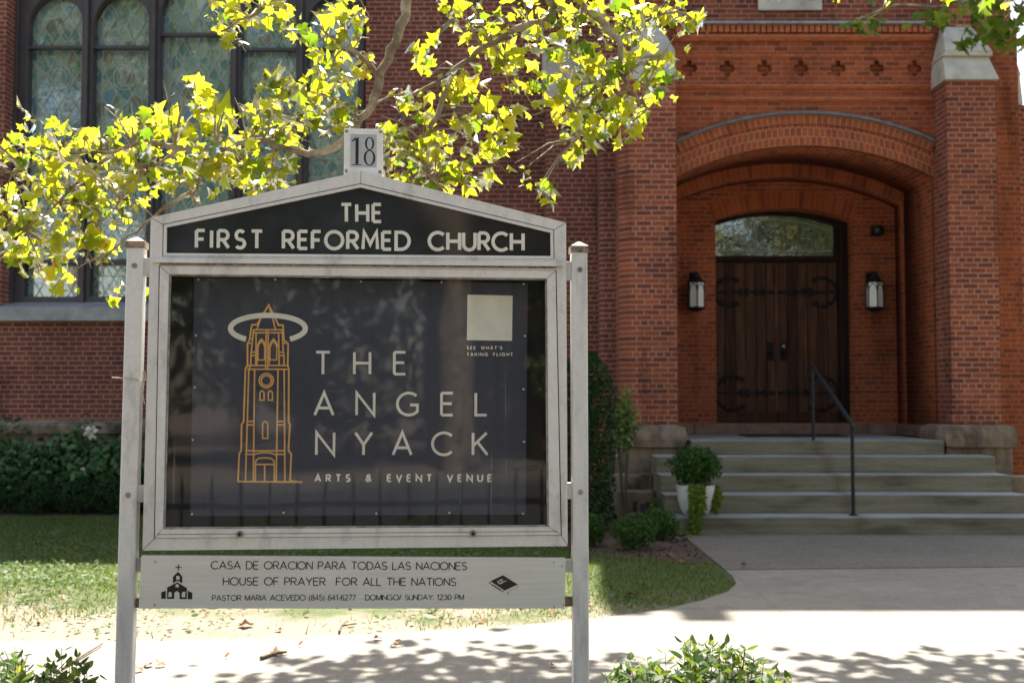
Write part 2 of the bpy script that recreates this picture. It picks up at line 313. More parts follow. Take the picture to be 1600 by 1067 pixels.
M['lime_leaf'] = leaf_mat('yellow_green_trailing_leaf', [(0, (.07, .12, .012)), (1, (.18, .23, .025))], [(0, (.12, .2, .01)), (1, (.3, .35, .03))], .35)
M['light_leaf'] = leaf_mat('light_green_leaf', [(0, (.10, .17, .03)), (1, (.24, .34, .08))], [(0, (.1, .18, .02)), (1, (.2, .28, .04))], .35)
M['hedge_leaf'] = leaf_mat('privet_leaf', [(0, (.03, .075, .02)), (.6, (.06, .12, .03)), (1, (.12, .17, .035))], [(0, (.12, .24, .02)), (.7, (.28, .38, .03)), (1, (.5, .5, .04))], .45, .45, .22)
M['grass'] = leaf_mat('grass_blade', [(0, (.04, .09, .015)), (.6, (.07, .13, .022)), (.9, (.14, .16, .05)), (1, (.24, .20, .09))], [(0, (.1, .2, .02)), (1, (.3, .35, .05))], .35, .7, .1, .12)
M['clover'] = leaf_mat('clover_leaf', [(0, (.06, .13, .04)), (1, (.13, .2, .08))], [(0, (.1, .2, .03)), (1, (.2, .3, .05))], .3, .5, .2)
M['dead_leaf'] = leaf_mat('dry_brown_leaf', [(0, (.20, .10, .045)), (1, (.33, .19, .09))], [(0, (.2, .09, .03)), (1, (.3, .16, .06))], .2)
M['petal'] = plain('white_petal', (.62, .58, .5), .6, .1, 10)
def bark():
    m, nt, b = mat('plane_tree_bark'); oc = objco(nt)
    n1 = noise(nt, 9, 5, .6, oc); n2 = noise(nt, 45, 5, .7, oc)
    a = ramp(nt, n1.outputs[0], [(.36, (.15, .11, .065)), (.48, (.29, .22, .14)), (.60, (.46, .38, .27)), (.72, (.56, .49, .37))])
    c = mix(nt, .5, a.outputs[0], ramp(nt, n2.outputs[0], [(.3, (.5, .48, .45)), (.65, (1, 1, 1))]).outputs[0], 'MULTIPLY')
    nt.links.new(c, b.inputs['Base Color']); setin(b, Roughness=.85); bump(nt, b, math_(nt, 'ADD', n1.outputs[0], n2.outputs[0]), .5, .01); return m
M['bark'] = bark()
M['stem'] = plain('brown_stem', (.11, .08, .05), .9, .3, 20)
M['housebrick'] = brick_mat('street_house_brick', PAL_P, (.3, .2, .16))
M['whitewood'] = plain('white_painted_wood', (.6, .6, .57), .6, .08, 5)
M['roofgrey'] = plain('slate_roof', (.10, .10, .115), .8, .3, 6)
M['copper'] = plain('brown_tie_wire', (.55, .45, .36), .6, .1, 10)

# ------------------------------------------------------------------ object helpers
def tag(o, label=None, cat=None, group=None, kind=None):
    for k, v in (('label', label), ('category', cat), ('group', group), ('kind', kind)):
        if v: o[k] = v
    return o
def thing(name, loc, label, cat, group=None, rz=0):
    o = bpy.data.objects.new(name, None); COL.objects.link(o); o.location = loc; o.rotation_euler = (0, 0, rz); o.empty_display_size = .2
    return tag(o, label, cat, group)
def attach(o, parent, world=True):
    if parent is None: return
    o.parent = parent
    if world:      # the mesh was built in world coordinates and its thing is not rotated
        r = parent; off = Vector(r.location)
        while r.parent: r = r.parent; off += Vector(r.location)
        o.location = -off
def obj(name, me, material, parent=None, world=True, smooth=False):
    o = bpy.data.objects.new(name, me); COL.objects.link(o)
    if material is not None:
        for mm in (material if isinstance(material, (list, tuple)) else [material]): me.materials.append(mm)
    if smooth: me.polygons.foreach_set('use_smooth', [True] * len(me.polygons))
    attach(o, parent, world); return o
class MB:
    def __init__(s): s.b = bmesh.new()
    def box(s, x0, x1, y0, y1, z0, z1, bev=0, mi=0):
        vs = [s.b.verts.new((x, y, z)) for x in (x0, x1) for y in (y0, y1) for z in (z0, z1)]
        fs = [s.b.faces.new([vs[i] for i in q]) for q in ((0, 1, 3, 2), (4, 6, 7, 5), (0, 4, 5, 1), (2, 3, 7, 6), (0, 2, 6, 4), (1, 5, 7, 3))]
        for f in fs: f.material_index = mi
        if bev:
            es = {e for f in fs for e in f.edges}
            bmesh.ops.bevel(s.b, geom=list(es), offset=bev, segments=2, affect='EDGES', profile=.6)
        return s
    def prism(s, pts, a0, a1, axis='x', mi=0):     # outline swept along an axis; pts are the two other coordinates
        def mk(p, q, a): return {'x': (a, p, q), 'y': (p, a, q), 'z': (p, q, a)}[axis]
        A = [s.b.verts.new(mk(p, q, a0)) for p, q in pts]; B = [s.b.verts.new(mk(p, q, a1)) for p, q in pts]
        n = len(pts); fs = [s.b.faces.new(A), s.b.faces.new(B[::-1])]
        for i in range(n): fs.append(s.b.faces.new((A[i], B[i], B[(i + 1) % n], A[(i + 1) % n])))
        for f in fs: f.material_index = mi
        return s
    def hexa(s, lo, hi):        # two quads of 4 points each
        A = [s.b.verts.new(p) for p in lo]; B = [s.b.verts.new(p) for p in hi]
        s.b.faces.new(A[::-1]); s.b.faces.new(B)
        for i in range(4): s.b.faces.new((A[i], A[(i + 1) % 4], B[(i + 1) % 4], B[i]))
        return s
    def tube(s, pts, rad, n=8, cap=True):
        pts = [Vector(p) for p in pts]; rads = rad if isinstance(rad, (list, tuple)) else [rad] * len(pts)
        rings = []; up = None
        for i, p in enumerate(pts):
            d = (pts[min(i + 1, len(pts) - 1)] - pts[max(i - 1, 0)])
            if d.length < 1e-9: d = Vector((0, 0, 1))
            d.normalize()
            if up is None: up = d.orthogonal().normalized()
            up = (up - d * up.dot(d)); up = up.normalized() if up.length > 1e-6 else d.orthogonal().normalized()
            sd = d.cross(up)
            rings.append([s.b.verts.new(p + (up * math.cos(2 * math.pi * k / n) + sd * math.sin(2 * math.pi * k / n)) * rads[i]) for k in range(n)])
        for a, b in zip(rings, rings[1:]):
            for k in range(n): s.b.faces.new((a[k], a[(k + 1) % n], b[(k + 1) % n], b[k]))
        if cap: s.b.faces.new(rings[0][::-1]); s.b.faces.new(rings[-1])
        return s
    def lathe(s, prof, c, n=28, a0=0):
        rings = []
        for r, z in prof: rings.append([s.b.verts.new((c[0] + r * math.cos(a0 + 2 * math.pi * k / n), c[1] + r * math.sin(a0 + 2 * math.pi * k / n), c[2] + z)) for k in range(n)])
        for a, b in zip(rings, rings[1:]):
            for k in range(n): s.b.faces.new((a[k], a[(k + 1) % n], b[(k + 1) % n], b[k]))
        s.b.faces.new(rings[0][::-1]); s.b.faces.new(rings[-1]); return s
    def disc(s, x, y, z, r, n=12, h=.004, axis='y'):
        A = [s.b.verts.new((x + r * math.cos(2 * math.pi * k / n), y, z + r * math.sin(2 * math.pi * k / n))) for k in range(n)]
        B = [s.b.verts.new((x + r * .8 * math.cos(2 * math.pi * k / n), y - h, z + r * .8 * math.sin(2 * math.pi * k / n))) for k in range(n)]
        for k in range(n): s.b.faces.new((A[k], A[(k + 1) % n], B[(k + 1) % n], B[k]))
        s.b.faces.new(B); return s
    def poly(s, pts): s.b.faces.new([s.b.verts.new(p) for p in pts]); return s
    def build(s, name, material, parent=None, world=True, smooth=False, bev=0):
        if bev: bmesh.ops.bevel(s.b, geom=list(s.b.edges), offset=bev, segments=2, affect='EDGES', profile=.6)
        bmesh.ops.recalc_face_normals(s.b, faces=s.b.faces)
        me = bpy.data.meshes.new(name); s.b.to_mesh(me); s.b.free()
        return obj(name, me, material, parent, world, smooth)
def np_mesh(name, V, faces_sizes, loops):
    me = bpy.data.meshes.new(name); me.vertices.add(len(V)); me.vertices.foreach_set('co', np.asarray(V, np.float32).ravel())
    me.loops.add(len(loops)); me.loops.foreach_set('vertex_index', np.asarray(loops, np.int32))
    st = np.concatenate([[0], np.cumsum(faces_sizes)[:-1]]).astype(np.int32)
    me.polygons.add(len(faces_sizes)); me.polygons.foreach_set('loop_start', st); me.polygons.foreach_set('loop_total', np.asarray(faces_sizes, np.int32))
    me.update(calc_edges=True); me.validate(); return me
def plate(name, outline, holes, y0, y1, material, parent=None, world=True):
    """flat panel in the x-z plane with real openings, y0 (front) to y1 (back)"""
    cu = bpy.data.curves.new(name, 'CURVE'); cu.dimensions = '2D'; cu.fill_mode = 'BOTH'; cu.extrude = (y1 - y0) / 2
    for pts in [outline] + list(holes):
        sp = cu.splines.new('POLY'); sp.points.add(len(pts) - 1); sp.use_cyclic_u = True
        for p, q in zip(sp.points, pts): p.co = (q[0], q[1], 0, 1)
    tmp = bpy.data.objects.new('tmp', cu); COL.objects.link(tmp)
    dg = bpy.context.evaluated_depsgraph_get(); dg.update()
    me = bpy.data.meshes.new_from_object(tmp.evaluated_get(dg)); bpy.data.objects.remove(tmp); bpy.data.curves.remove(cu)
    for v in me.vertices: x, z, y = v.co; v.co = (x, (y0 + y1) / 2 - y, z)
    bm = bmesh.new(); bm.from_mesh(me); bmesh.ops.remove_doubles(bm, verts=bm.verts, dist=1e-6); bmesh.ops.recalc_face_normals(bm, faces=bm.faces); bm.to_mesh(me); bm.free()
    me.materials.clear(); me.name = name
    return obj(name, me, material, parent, world)
def arc_pts(x0, x1, zs, zc, n=24):       # segmental arch from (x0, zs) over the crown zc to (x1, zs)
    h = zc - zs; c = (x1 - x0) / 2; r = (c * c + h * h) / (2 * h); cx = (x0 + x1) / 2; cz = zc - r; a = math.asin(c / r)
    return [(cx + r * math.sin(-a + 2 * a * i / n), cz + r * math.cos(-a + 2 * a * i / n)) for i in range(n + 1)]
def arch_hole(x0, x1, z0, zs, zc, n=24): return [(x0, z0)] + arc_pts(x0, x1, zs, zc, n) + [(x1, z0)]
def lancet(x0, x1, z0, zs, k=1.2, n=10, flat=False):
    h = (x1 - x0) / 2; r = h * k; pts = [(x0, z0)]; a_top = math.acos((r - h) / r)
    pts += [(x0 + r - r * math.cos(a_top * i / n), zs + r * math.sin(a_top * i / n)) for i in range(n + 1)]
    pts += [(x1 - r + r * math.cos(a_top * i / n), zs + r * math.sin(a_top * i / n)) for i in range(n - 1, -1, -1)]
    return pts + [(x1, z0)]
def ring_band(name, inner, outer, y0, y1, material, parent):
    """voussoir band between two arcs with uv along / across it"""
    b = bmesh.new(); uvl = b.loops.layers.uv.new('UVMap'); n = len(inner); L = [0]
    for i in range(1, n): L.append(L[-1] + math.hypot(inner[i][0] - inner[i - 1][0], inner[i][1] - inner[i - 1][1]))
    T = [math.hypot(outer[i][0] - inner[i][0], outer[i][1] - inner[i][1]) for i in range(n)]
    def V(p, y): return b.verts.new((p[0], y, p[1]))
    fi = [V(p, y0) for p in inner]; fo = [V(p, y0) for p in outer]; bi = [V(p, y1) for p in inner]; bo = [V(p, y1) for p in outer]
    def F4(vs, uv):
        f = b.faces.new(vs)
        for l, t in zip(f.loops, uv): l[uvl].uv = t
    for i in range(n - 1):
        F4((fi[i], fi[i + 1], fo[i + 1], fo[i]), ((L[i], 0), (L[i + 1], 0), (L[i + 1], T[i + 1]), (L[i], T[i])))
        F4((bi[i], bi[i + 1], fi[i + 1], fi[i]), ((L[i], y0 - y1), (L[i + 1], y0 - y1), (L[i + 1], 0), (L[i], 0)))
        F4((fo[i], fo[i + 1], bo[i + 1], bo[i]), ((L[i], T[i]), (L[i + 1], T[i + 1]), (L[i + 1], T[i] + .1), (L[i], T[i] + .1)))
    for k in (0, -1): F4((fi[k], fo[k], bo[k], bi[k]), ((0, 0), (0, T[k]), (.1, T[k]), (.1, 0)))
    bmesh.ops.recalc_face_normals(b, faces=b.faces)
    me = bpy.data.meshes.new(name); b.to_mesh(me); b.free(); return obj(name, me, material, parent)

LEAF_PLANE = np.array([(0, 0), (.26, -.06), (.55, .13), (.37, .27), (.66, .57), (.35, .56), (.24, .70), (0, 1.08), (-.24, .70), (-.35, .56), (-.66, .57), (-.37, .27), (-.55, .13), (-.26, -.06)])
LEAF_OVAL = np.array([(0, 0), (.24, .22), (.28, .5), (.16, .82), (0, 1), (-.16, .82), (-.28, .5), (-.24, .22)])
LEAF_DIA = np.array([(0, 0), (.27, .45), (0, 1), (-.27, .45)])
def leaves_mesh(name, pos, nrm, size, outline, fold=.25, curl=.2, tipdir=None):
    """many separate leaves in one mesh: pos, normal per leaf"""
    n = len(pos); pos = np.asarray(pos, float); nrm = np.asarray(nrm, float); nrm /= np.linalg.norm(nrm, axis=1)[:, None]; size = np.asarray(size, float)
    t = np.random.normal(size=(n, 3)) if tipdir is None else np.asarray(tipdir, float) + np.random.normal(scale=.35, size=(n, 3))
    t -= nrm * (t * nrm).sum(1)[:, None]; t /= np.linalg.norm(t, axis=1)[:, None]; s = np.cross(t, nrm)
    k = len(outline); pts = np.vstack([outline, [(0, .36)]]) if k > 4 else outline
    cx, cy = pts[:, 0], pts[:, 1]
    fo = fold * np.random.uniform(.3, 1.5, n); cu = curl * np.random.uniform(-1, 1.4, n)
    h = -np.abs(cx)[None] * fo[:, None] - (cy ** 2)[None] * cu[:, None] + (np.random.normal(scale=.055, size=(n, len(pts))) if k > 8 else 0)
    wf_ = np.random.uniform(.65, 1.12, n)
    V = pos[:, None] + size[:, None, None] * (wf_[:, None, None] * cx[None, :, None] * s[:, None] + (cy - .3)[None, :, None] * t[:, None] + h[:, :, None] * nrm[:, None])
    kk = len(pts)
    if k > 4: tri = np.array([(k, i, (i + 1) % k) for i in range(k)])
    else: tri = np.array([(0, 1, 2), (0, 2, 3)])
    loops = (tri[None] + (np.arange(n) * kk)[:, None, None]).ravel()
    return np_mesh(name, V.reshape(-1, 3), np.full(n * len(tri), 3), loops)
def rand_dirs(n, up=0.0, sp=1.0):
    d = np.random.normal(size=(n, 3)) * sp; d[:, 2] += up; return d

# ================================================================== GROUND
def sheet(name, pts, z, material, kind='structure', **k):
    m = MB(); m.poly([(x, y, z) for x, y in pts]); o = m.build(name, material); return tag(o, k.get('label'), None, None, kind)
sheet('ground', [(-120, -120), (120, -120), (120, 160), (-120, 160)], 0, M['ground'])
edge = [(-16, 6.45), (-2.93, 6.58), (-2.05, 6.58), (-1.2, 6.70), (-.38, 6.90), (.1, 7.06), (.61, 7.30), (1.0, 7.56), (1.32, 7.91), (1.55, 8.25), (1.68, 8.6), (1.72, 8.95), (1.72, 9.26)]
sheet('path', edge + [(9, 9.75), (30, 9.75), (30, 4.75), (-16, 4.75)], .006, M['pave'])
sheet('walkway', [(1.72, 9.262), (9, 9.752), (9, 11.63), (1.72, 11.63)], .010, M['walk'])
sheet('flower_bed', [(-16, 13.55), (-3, 13.6), (-.2, 13.2), (.1, 11.6), (.55, 10.3), (1.1, 9.75), (1.715, 9.6), (1.715, 13.5), (1.2, 15), (-16, 15)], .005, M['mulch'])
sheet('front_bed', [(-16, 1.3), (30, 1.3), (30, 4.745), (-16, 4.745)], .005, M['mulch'])
sheet('sidewalk', [(-60, .95), (60, .95), (60, -1.2), (-60, -1.2)], .010, M['pave'])
sheet('road', [(-60, -1.35), (60, -1.35), (60, -9.5), (-60, -9.5)], .004, M['asphalt'])
k = MB(); k.box(-60, 60, -1.35, -1.2, -.02, .13, .01); tag(k.build('kerb', M['walk2']), kind='structure')
k = MB(); k.box(-60, 60, -9.65, -9.5, -.02, .13, .01); tag(k.build('kerb', M['walk2']), kind='structure')

# ================================================================== CHURCH
CH = thing('church', (0, 15, 0), 'red brick church with tall leaded windows and an arched porch with oak doors', 'church')
YN, YF = 14.85, 15.20
TOPN, TOPT = 8.5, 11.65
wx0, wx1 = -6.69, PX(568, YN)
zs0 = PZ(476, 15.15)
plate('wall', [(-14, 0), (1.34, 0), (1.34, TOPN), (-14, TOPN)], [[(wx0, zs0 - .15), (wx1, zs0 - .15), (wx1, 8.05), (wx0, 8.05)]], YN, 15.45, M['brick_nave'], CH)
m = MB(); m.box(-14, 1.3, 15.9, 26, 0, TOPN - .02); m.build('wall', M['brick_nave'], CH)
m = MB(); m.prism([(14.55, TOPN), (14.55, TOPN + .12), (20.5, TOPN + 3.2), (26.3, TOPN + .12), (26.3, TOPN)], -14.3, 1.28, 'x'); m.build('roof', M['roofgrey'], CH)
# water table and foundation
m = MB(); m.prism([(14.66, .93), (14.66, 1.03), (14.70, 1.065), (14.85, 1.10), (14.85, .93)], -14, 1.28, 'x'); m.build('water_table', M['sandstone'], CH, bev=.0)
m = MB(); m.box(-14, 1.26, 14.72, 14.85, 0, .93, .0)
m.build('foundation', M['sandstone'], CH)
# --- tall window
lights = [(34, 121, 42), (137, 227, 42), (243, 355, 28), (371, 459, 42), (476, 557, 42)]
holes = []; zb = PZ(464, YF)
for a, b, sv in lights: holes.append(lancet(PX(a, YF), PX(b, YF), zb, PZ(sv, YF), 1.2))
win = plate('window', [(wx0 + .003, zs0 - .14), (wx1 - .003, zs0 - .14), (wx1 - .003, 8.04), (wx0 + .003, 8.04)], holes, YF - .06, YF + .12, M['bronze'], CH)
fr = MB()
for u in (18.5, 129, 235, 363, 467.5, 565):
    x = PX(u, YF); fr.box(x - .028, x + .028, YF - .115, YF - .062, zs0 - .02, 8.03, .012)
fr.build('mullion', M['bronze'], win, False)
for (a, c, sv), vt in zip(lights, (75, 75, 55, 78, 78)):
    x0, x1 = PX(a, YF) - .01, PX(c, YF) + .01
    for v, h in ((vt, .022), (409, .03)): z = PZ(v, YF); b = MB(); b.box(x0, x1, YF - .03, YF + .06, z - h, z + h, .006); b.build('glazing_bar', M['bronze'], win, False)
for o in win.children: o.location = (0, 0, 0)
def inside(poly, x, z):
    c = False; n = len(poly)
    for i in range(n):
        (x1, z1), (x2, z2) = poly[i], poly[i - 1]
        if (z1 > z) != (z2 > z) and x < (x2 - x1) * (z - z1) / (z2 - z1) + x1: c = not c
    return c
def lattice(poly, y, dx, dz, r):
    b = MB(); xs = [p[0] for p in poly]; zz = [p[1] for p in poly]; x0, x1, z0, z1 = min(xs), max(xs), min(zz), max(zz); xc = (x0 + x1) / 2
    def seg(p, q):
        n = 60; run = []
        for i in range(n + 1):
            t = i / n; x, z = p[0] + (q[0] - p[0]) * t, p[1] + (q[1] - p[1]) * t
            if inside(poly, x, z): run.append((x, y, z))
            else:
                if len(run) > 2: b.tube([run[0], run[-1]], r, 4)
                run = []
        if len(run) > 2: b.tube([run[0], run[-1]], r, 4)
    sl = dz / dx; hgt = (x1 - x0) * sl; z = z0 - hgt
    while z < z1:
        seg((x0, z), (x1, z + hgt)); seg((x0, z + hgt), (x1, z)); z += dz
    mar = .075                                              # border strip
    seg((x0 + mar, z0), (x0 + mar, z1)); seg((x1 - mar, z0), (x1 - mar, z1))
    def ring(zc, rx, rz, n=24): b.tube([(xc + rx * math.cos(2 * math.pi * i / n), y - .002, zc + rz * math.sin(2 * math.pi * i / n)) for i in range(n + 1)], r * 1.3, 4)
    for v in (118, 330): zc = PZ(v, YF); ring(zc, .15, .17); ring(zc, .10, .12)
    for v in (60, 200, 290):
        zc = PZ(v, YF)
        b.tube([(xc - .26, y - .003, zc - .42), (xc, y - .003, zc + .32), (xc + .26, y - .003, zc - .42)], r * 1.3, 4)
        for sx in (-1, 1):
            b.tube([(xc + sx * .3, y - .003, zc - .5), (xc + sx * .3, y - .003, zc + .05), (xc + sx * .25, y - .003, zc + .15)], r * 1.2, 4)
    for v in (245, 350, 380, 430): b.tube([(x0 + .02, y - .003, PZ(v, YF)), (x1 - .02, y - .003, PZ(v, YF))], r * 1.2, 4)
    return b
for (a, c, sv), poly in zip(lights, holes):
    x0, x1 = PX(a, YF) - .03, PX(c, YF) + .03
    big = lancet(x0, x1, zb - .03, PZ(sv, YF), 1.2)
    p = plate('pane', big, [], YF + .125, YF + .135, M['stained'], win); p.location = (0, 0, 0)
    q = lattice(poly, YF + .118, .215, .36, .0055).build('leading', M['came'], win, False); q.location = (0, 0, 0)
m = MB(); m.prism([(14.72, zs0 - .13 + .02), (14.72, zs0 - .135 + .15 - .09), (15.14, zs0 + .045), (15.14, zs0 - .13)][:0] or
                  [(14.74, PZ(501, 14.74)), (14.74, PZ(480, 14.74)), (15.14, zs0 + .03), (15.14, PZ(501, 14.74))], wx0 - .25, wx1 + .12, 'x'); m.build('sill', M['sillstone'], CH)
# --- buttress steps between nave and tower
xB, xA = PX(853, 14.4), PX(938, 14.05)
zcB0, zcB1 = PZ(167, 14.4), PZ(80, YN)
m = MB(); m.prism([(xB, 14.849), (xB, 14.445), (xB + .045, 14.4), (xA + .01, 14.4), (xA + .01, 14.849)], 0, zcB0, 'z'); m.build('buttress', M['brick_nave'], CH)
m = MB(); m.prism([(14.36, zcB0), (14.36, zcB0 + .10), (14.848, zcB1), (14.848, zcB0)], xB - .03, xA - .002, 'x'); m.build('buttress_cap', M['limestone'], CH)
m = MB(); m.prism([(xA, 14.849), (xA, 14.10), (xA + .05, 14.05), (1.36, 14.05), (1.36, 14.849)], 0, TOPT, 'z'); m.build('buttress', M['brick_nave'], CH)
# --- tower front
YA, YR, YB, YD = 13.95, 15.05, 15.40, 15.75
ZL0, ZL = PZ(43, YA), PZ(36, YA)
ax0, ax1 = 2.02, 5.215
o_sp, o_cr = PZ(277, YA), PZ(228, YA)
cz = PZ(107, YA); crosses = []
for u in (1081, 1141, 1200, 1258, 1317, 1378, 1438):
    x = PX(u, YA); a, c, d = .032, .078, .10
    crosses.append([(x - a, cz - d), (x + a, cz - d), (x + a, cz - .045), (x + c, cz - .045), (x + d, cz), (x + c, cz + .045), (x + a, cz + .045), (x + a, cz + d), (x - a, cz + d), (x - a, cz + .045), (x - c, cz + .045), (x - d, cz), (x - c, cz - .045), (x - a, cz - .045)])
plate('wall', arch_hole(ax0, ax1, 0, o_sp, o_cr) + [(6.28, 0), (6.28, ZL0), (1.36, ZL0), (1.36, 0)], crosses, YA, YA + .07, M['brick_porch'], CH)
plate('wall', arch_hole(ax0, ax1, 0, o_sp, o_cr) + [(6.28, 0), (6.28, ZL0), (1.36, ZL0), (1.36, 0)], [], YA + .072, YR, M['brick_porch'], CH)
r_sp, r_cr = PZ(318, YR), PZ(276, YR)
plate('wall', arch_hole(2.05, ax1 - .004, 0, r_sp, r_cr) + [(6.27, 0), (6.27, 6), (1.37, 6), (1.37, 0)], [], YR + .002, YB - .002, M['brick_porch'], CH)
dx0, dx1 = PX(1120, YB), PX(1338, YB); d_sp, d_cr = PZ(343, YB), PZ(325, YB); dz0 = PZ(660, YD)
plate('wall', [(1.37, 0), (6.27, 0), (6.27, 6), (1.37, 6)], [arch_hole(dx0, dx1, dz0, d_sp, d_cr)], YB, 16.15, M['brick_porch'], CH)
m = MB(); m.box(1.37, 6.27, 16.17, 22, 0, TOPT - .02); m.build('wall', M['brick_pillar'], CH)
ux0, ux1, uz = PX(1190, 14.2), PX(1291, 14.2), PZ(18, 14.2)
plate('wall', [(1.36, ZL0), (PX(1588, 14.2), ZL0), (PX(1588, 14.2), TOPT), (1.36, TOPT)], [[(ux0 + .08, uz + .1), (ux1 - .08, uz + .1), (ux1 - .08, 8.0), (ux0 + .08, 8.0)]], 14.2, 16.165, M['brick_pillar'], CH)
wf = plate('window', [(ux0, uz), (ux1, uz), (ux1, 8.1), (ux0, 8.1)], [[(ux0 + .11, uz + .12), (ux1 - .11, uz + .12), (ux1 - .11, 7.95), (ux0 + .11, 7.95)]], 14.15, 14.195, M['limestone'], CH)
p = plate('pane', [(ux0 + .09, uz + .11), (ux1 - .09, uz + .11), (ux1 - .09, 7.97), (ux0 + .09, 7.97)], [], 14.24, 14.25, M['stained'], wf); p.location = (0, 0, 0)
# ledge, dentils, string courses
m = MB(); m.prism([(13.80, ZL0 + .002), (13.80, ZL0 + .03), (14.198, ZL + .05), (14.198, ZL0 + .002)], ax0 - .03, ax1 - .002, 'x'); m.build('ledge', M['lead_grey'], CH)
m = MB(); zt, zbm = ZL0 - .002, PZ(54, YA); x = ax0 + .01
while x < ax1 - .06: m.box(x, x + .058, 13.86, YA - .001, zbm, zt); x += .075
m.build('dentil_course', M['brick_ring'] if False else M['brick_smooth'], CH)
def course(v0, v1, proud, name='string_course', mt='brick_smooth'):
    z0, z1 = PZ(v1, YA), PZ(v0, YA); mm = MB()
    mm.prism([(YA - .001, z0), (YA - proud * .5, z0 + .01), (YA - proud, (z0 + z1) / 2), (YA - proud, z1 - .012), (YA - .001, z1)], ax0 - .03, ax1 - .001, 'x'); mm.build(name, M[mt], CH)
course(55, 66, .07); course(85, 90, .02); course(132, 141, .05); course(152, 160, .045)
# arch bands
hd_s, hd_c = PZ(226, YA), PZ(181, YA)
inner = arc_pts(ax0, ax1, o_sp, o_cr, 40); outer = arc_pts(ax0, ax1, hd_s, hd_c, 40)
ring_band('arch', inner, outer, YA - .03, YA - .002, M['brick_ring'], CH)
def offs(pts, d):
    out = []
    for i, p in enumerate(pts):
        a, b = pts[max(i - 1, 0)], pts[min(i + 1, len(pts) - 1)]; tx, tz = b[0] - a[0], b[1] - a[1]; L = math.hypot(tx, tz); out.append((p[0] - tz / L * d, p[1] + tx / L * d))
    return out
ring_band('arch', offs(outer, -.115), offs(outer, -.002), YA - .065, YA - .031, M['brick_ring'], CH)
ring_band('hood_mould', outer, [(p[0], p[1] + .035) for p in outer], YA - .11, YA - .002, M['hood'], CH)
inn2 = arc_pts(2.05, ax1 - .004, r_sp, r_cr, 36); ring_band('arch', inn2, offs(inn2, .235), YR - .012, YR + .0015, M['brick_soldier'], CH)
inn3 = arc_pts(dx0, dx1, d_sp, d_cr, 30); ring_band('arch', inn3, offs(inn3, .235), YB - .014, YB - .001, M['brick_soldier'], CH)
# pillars
zc0, zc1, zc2, zc3 = PZ(124, 13.45), PZ(85, 13.5), PZ(78, 13.5), PZ(40, 13.8)
m = MB(); m.prism([(PX(968, 13.63), 14.1), (PX(968, 13.63), 13.63), (PX(985, 13.5), 13.5), (1.966, 13.5), (1.966, 14.1)], .6, zc0 + .01, 'z'); m.build('pillar', M['brick_pillar'], CH)
m = MB(); m.box(5.217, 5.80, 13.5, 14.13, .6, zc0 + .01); m.build('pillar', M['brick_pillar'], CH)
for x0, x1 in ((1.43, 1.97), (5.217, 5.80)):
    b = MB()
    b.hexa([(x0 - .03, 13.45, zc0), (x1 + .035, 13.45, zc0), (x1 + .035, 14.12, zc0), (x0 - .03, 14.12, zc0)],
           [(x0, 13.60, zc1), (x1 - .03, 13.60, zc1), (x1 - .03, 14.12, zc1), (x0, 14.12, zc1)])
    b.hexa([(x0 - .015, 13.55, zc1), (x1, 13.55, zc1), (x1, 14.125, zc1), (x0 - .015, 14.125, zc1)],
           [(x0 + .01, 13.545, zc2), (x1, 13.545, zc2), (x1, 14.125, zc2), (x0 + .01, 14.125, zc2)])
    b.hexa([(x0 + .01, 13.545, zc2 + .001), (x1, 13.545, zc2 + .001), (x1, 14.125, zc2 + .001), (x0 + .01, 14.125, zc2 + .001)],
           [(x0 + .10, 13.86, zc3), (x1 - .12, 13.86, zc3), (x1 - .12, 14.125, zc3), (x0 + .10, 14.125, zc3)])
    b.build('pillar_cap', M['limestone'], CH, bev=.008)
    m = MB(); m.box(x0 + .10, x1 - .12, 13.87, 14.198, zc3 - .2, TOPT); m.build('pillar', M['brick_pillar'], CH)
m = MB(); m.box(5.80, PX(1588, 14.15), 14.075, 14.199, 0, TOPT); m.build('buttress', M['brick_pillar'], CH)
zr = PZ(167, 14.1); xr = PX(1573, 14.0); xe = PX(1604, 14.0)
m = MB(); m.box(PX(1588, 14.15) + .002, PX(1610, 14.1), 14.02, 15.5, 0, zr); m.build('buttress', M['brick_pillar'], CH)
m = MB(); z122, z78 = PZ(123, 14.1), PZ(78, 14.3)
m.hexa([(xr + .10, 13.98, zr), (xe + .03, 13.98, zr), (xe + .03, 14.6, zr), (xr + .10, 14.6, zr)], [(xr + .10, 13.99, z122), (xe, 13.99, z122), (xe, 14.6, z122), (xr + .10, 14.6, z122)])
m.hexa([(xr, 13.95, z122 + .001), (xe, 13.95, z122 + .001), (xe, 14.6, z122 + .001), (xr, 14.6, z122 + .001)], [(xr, 14.02, z78), (PX(1588, 14.05), 14.02, z78), (PX(1588, 14.05), 14.6, z78), (xr, 14.6, z78)])
m.build('buttress_cap', M['limestone'], CH)
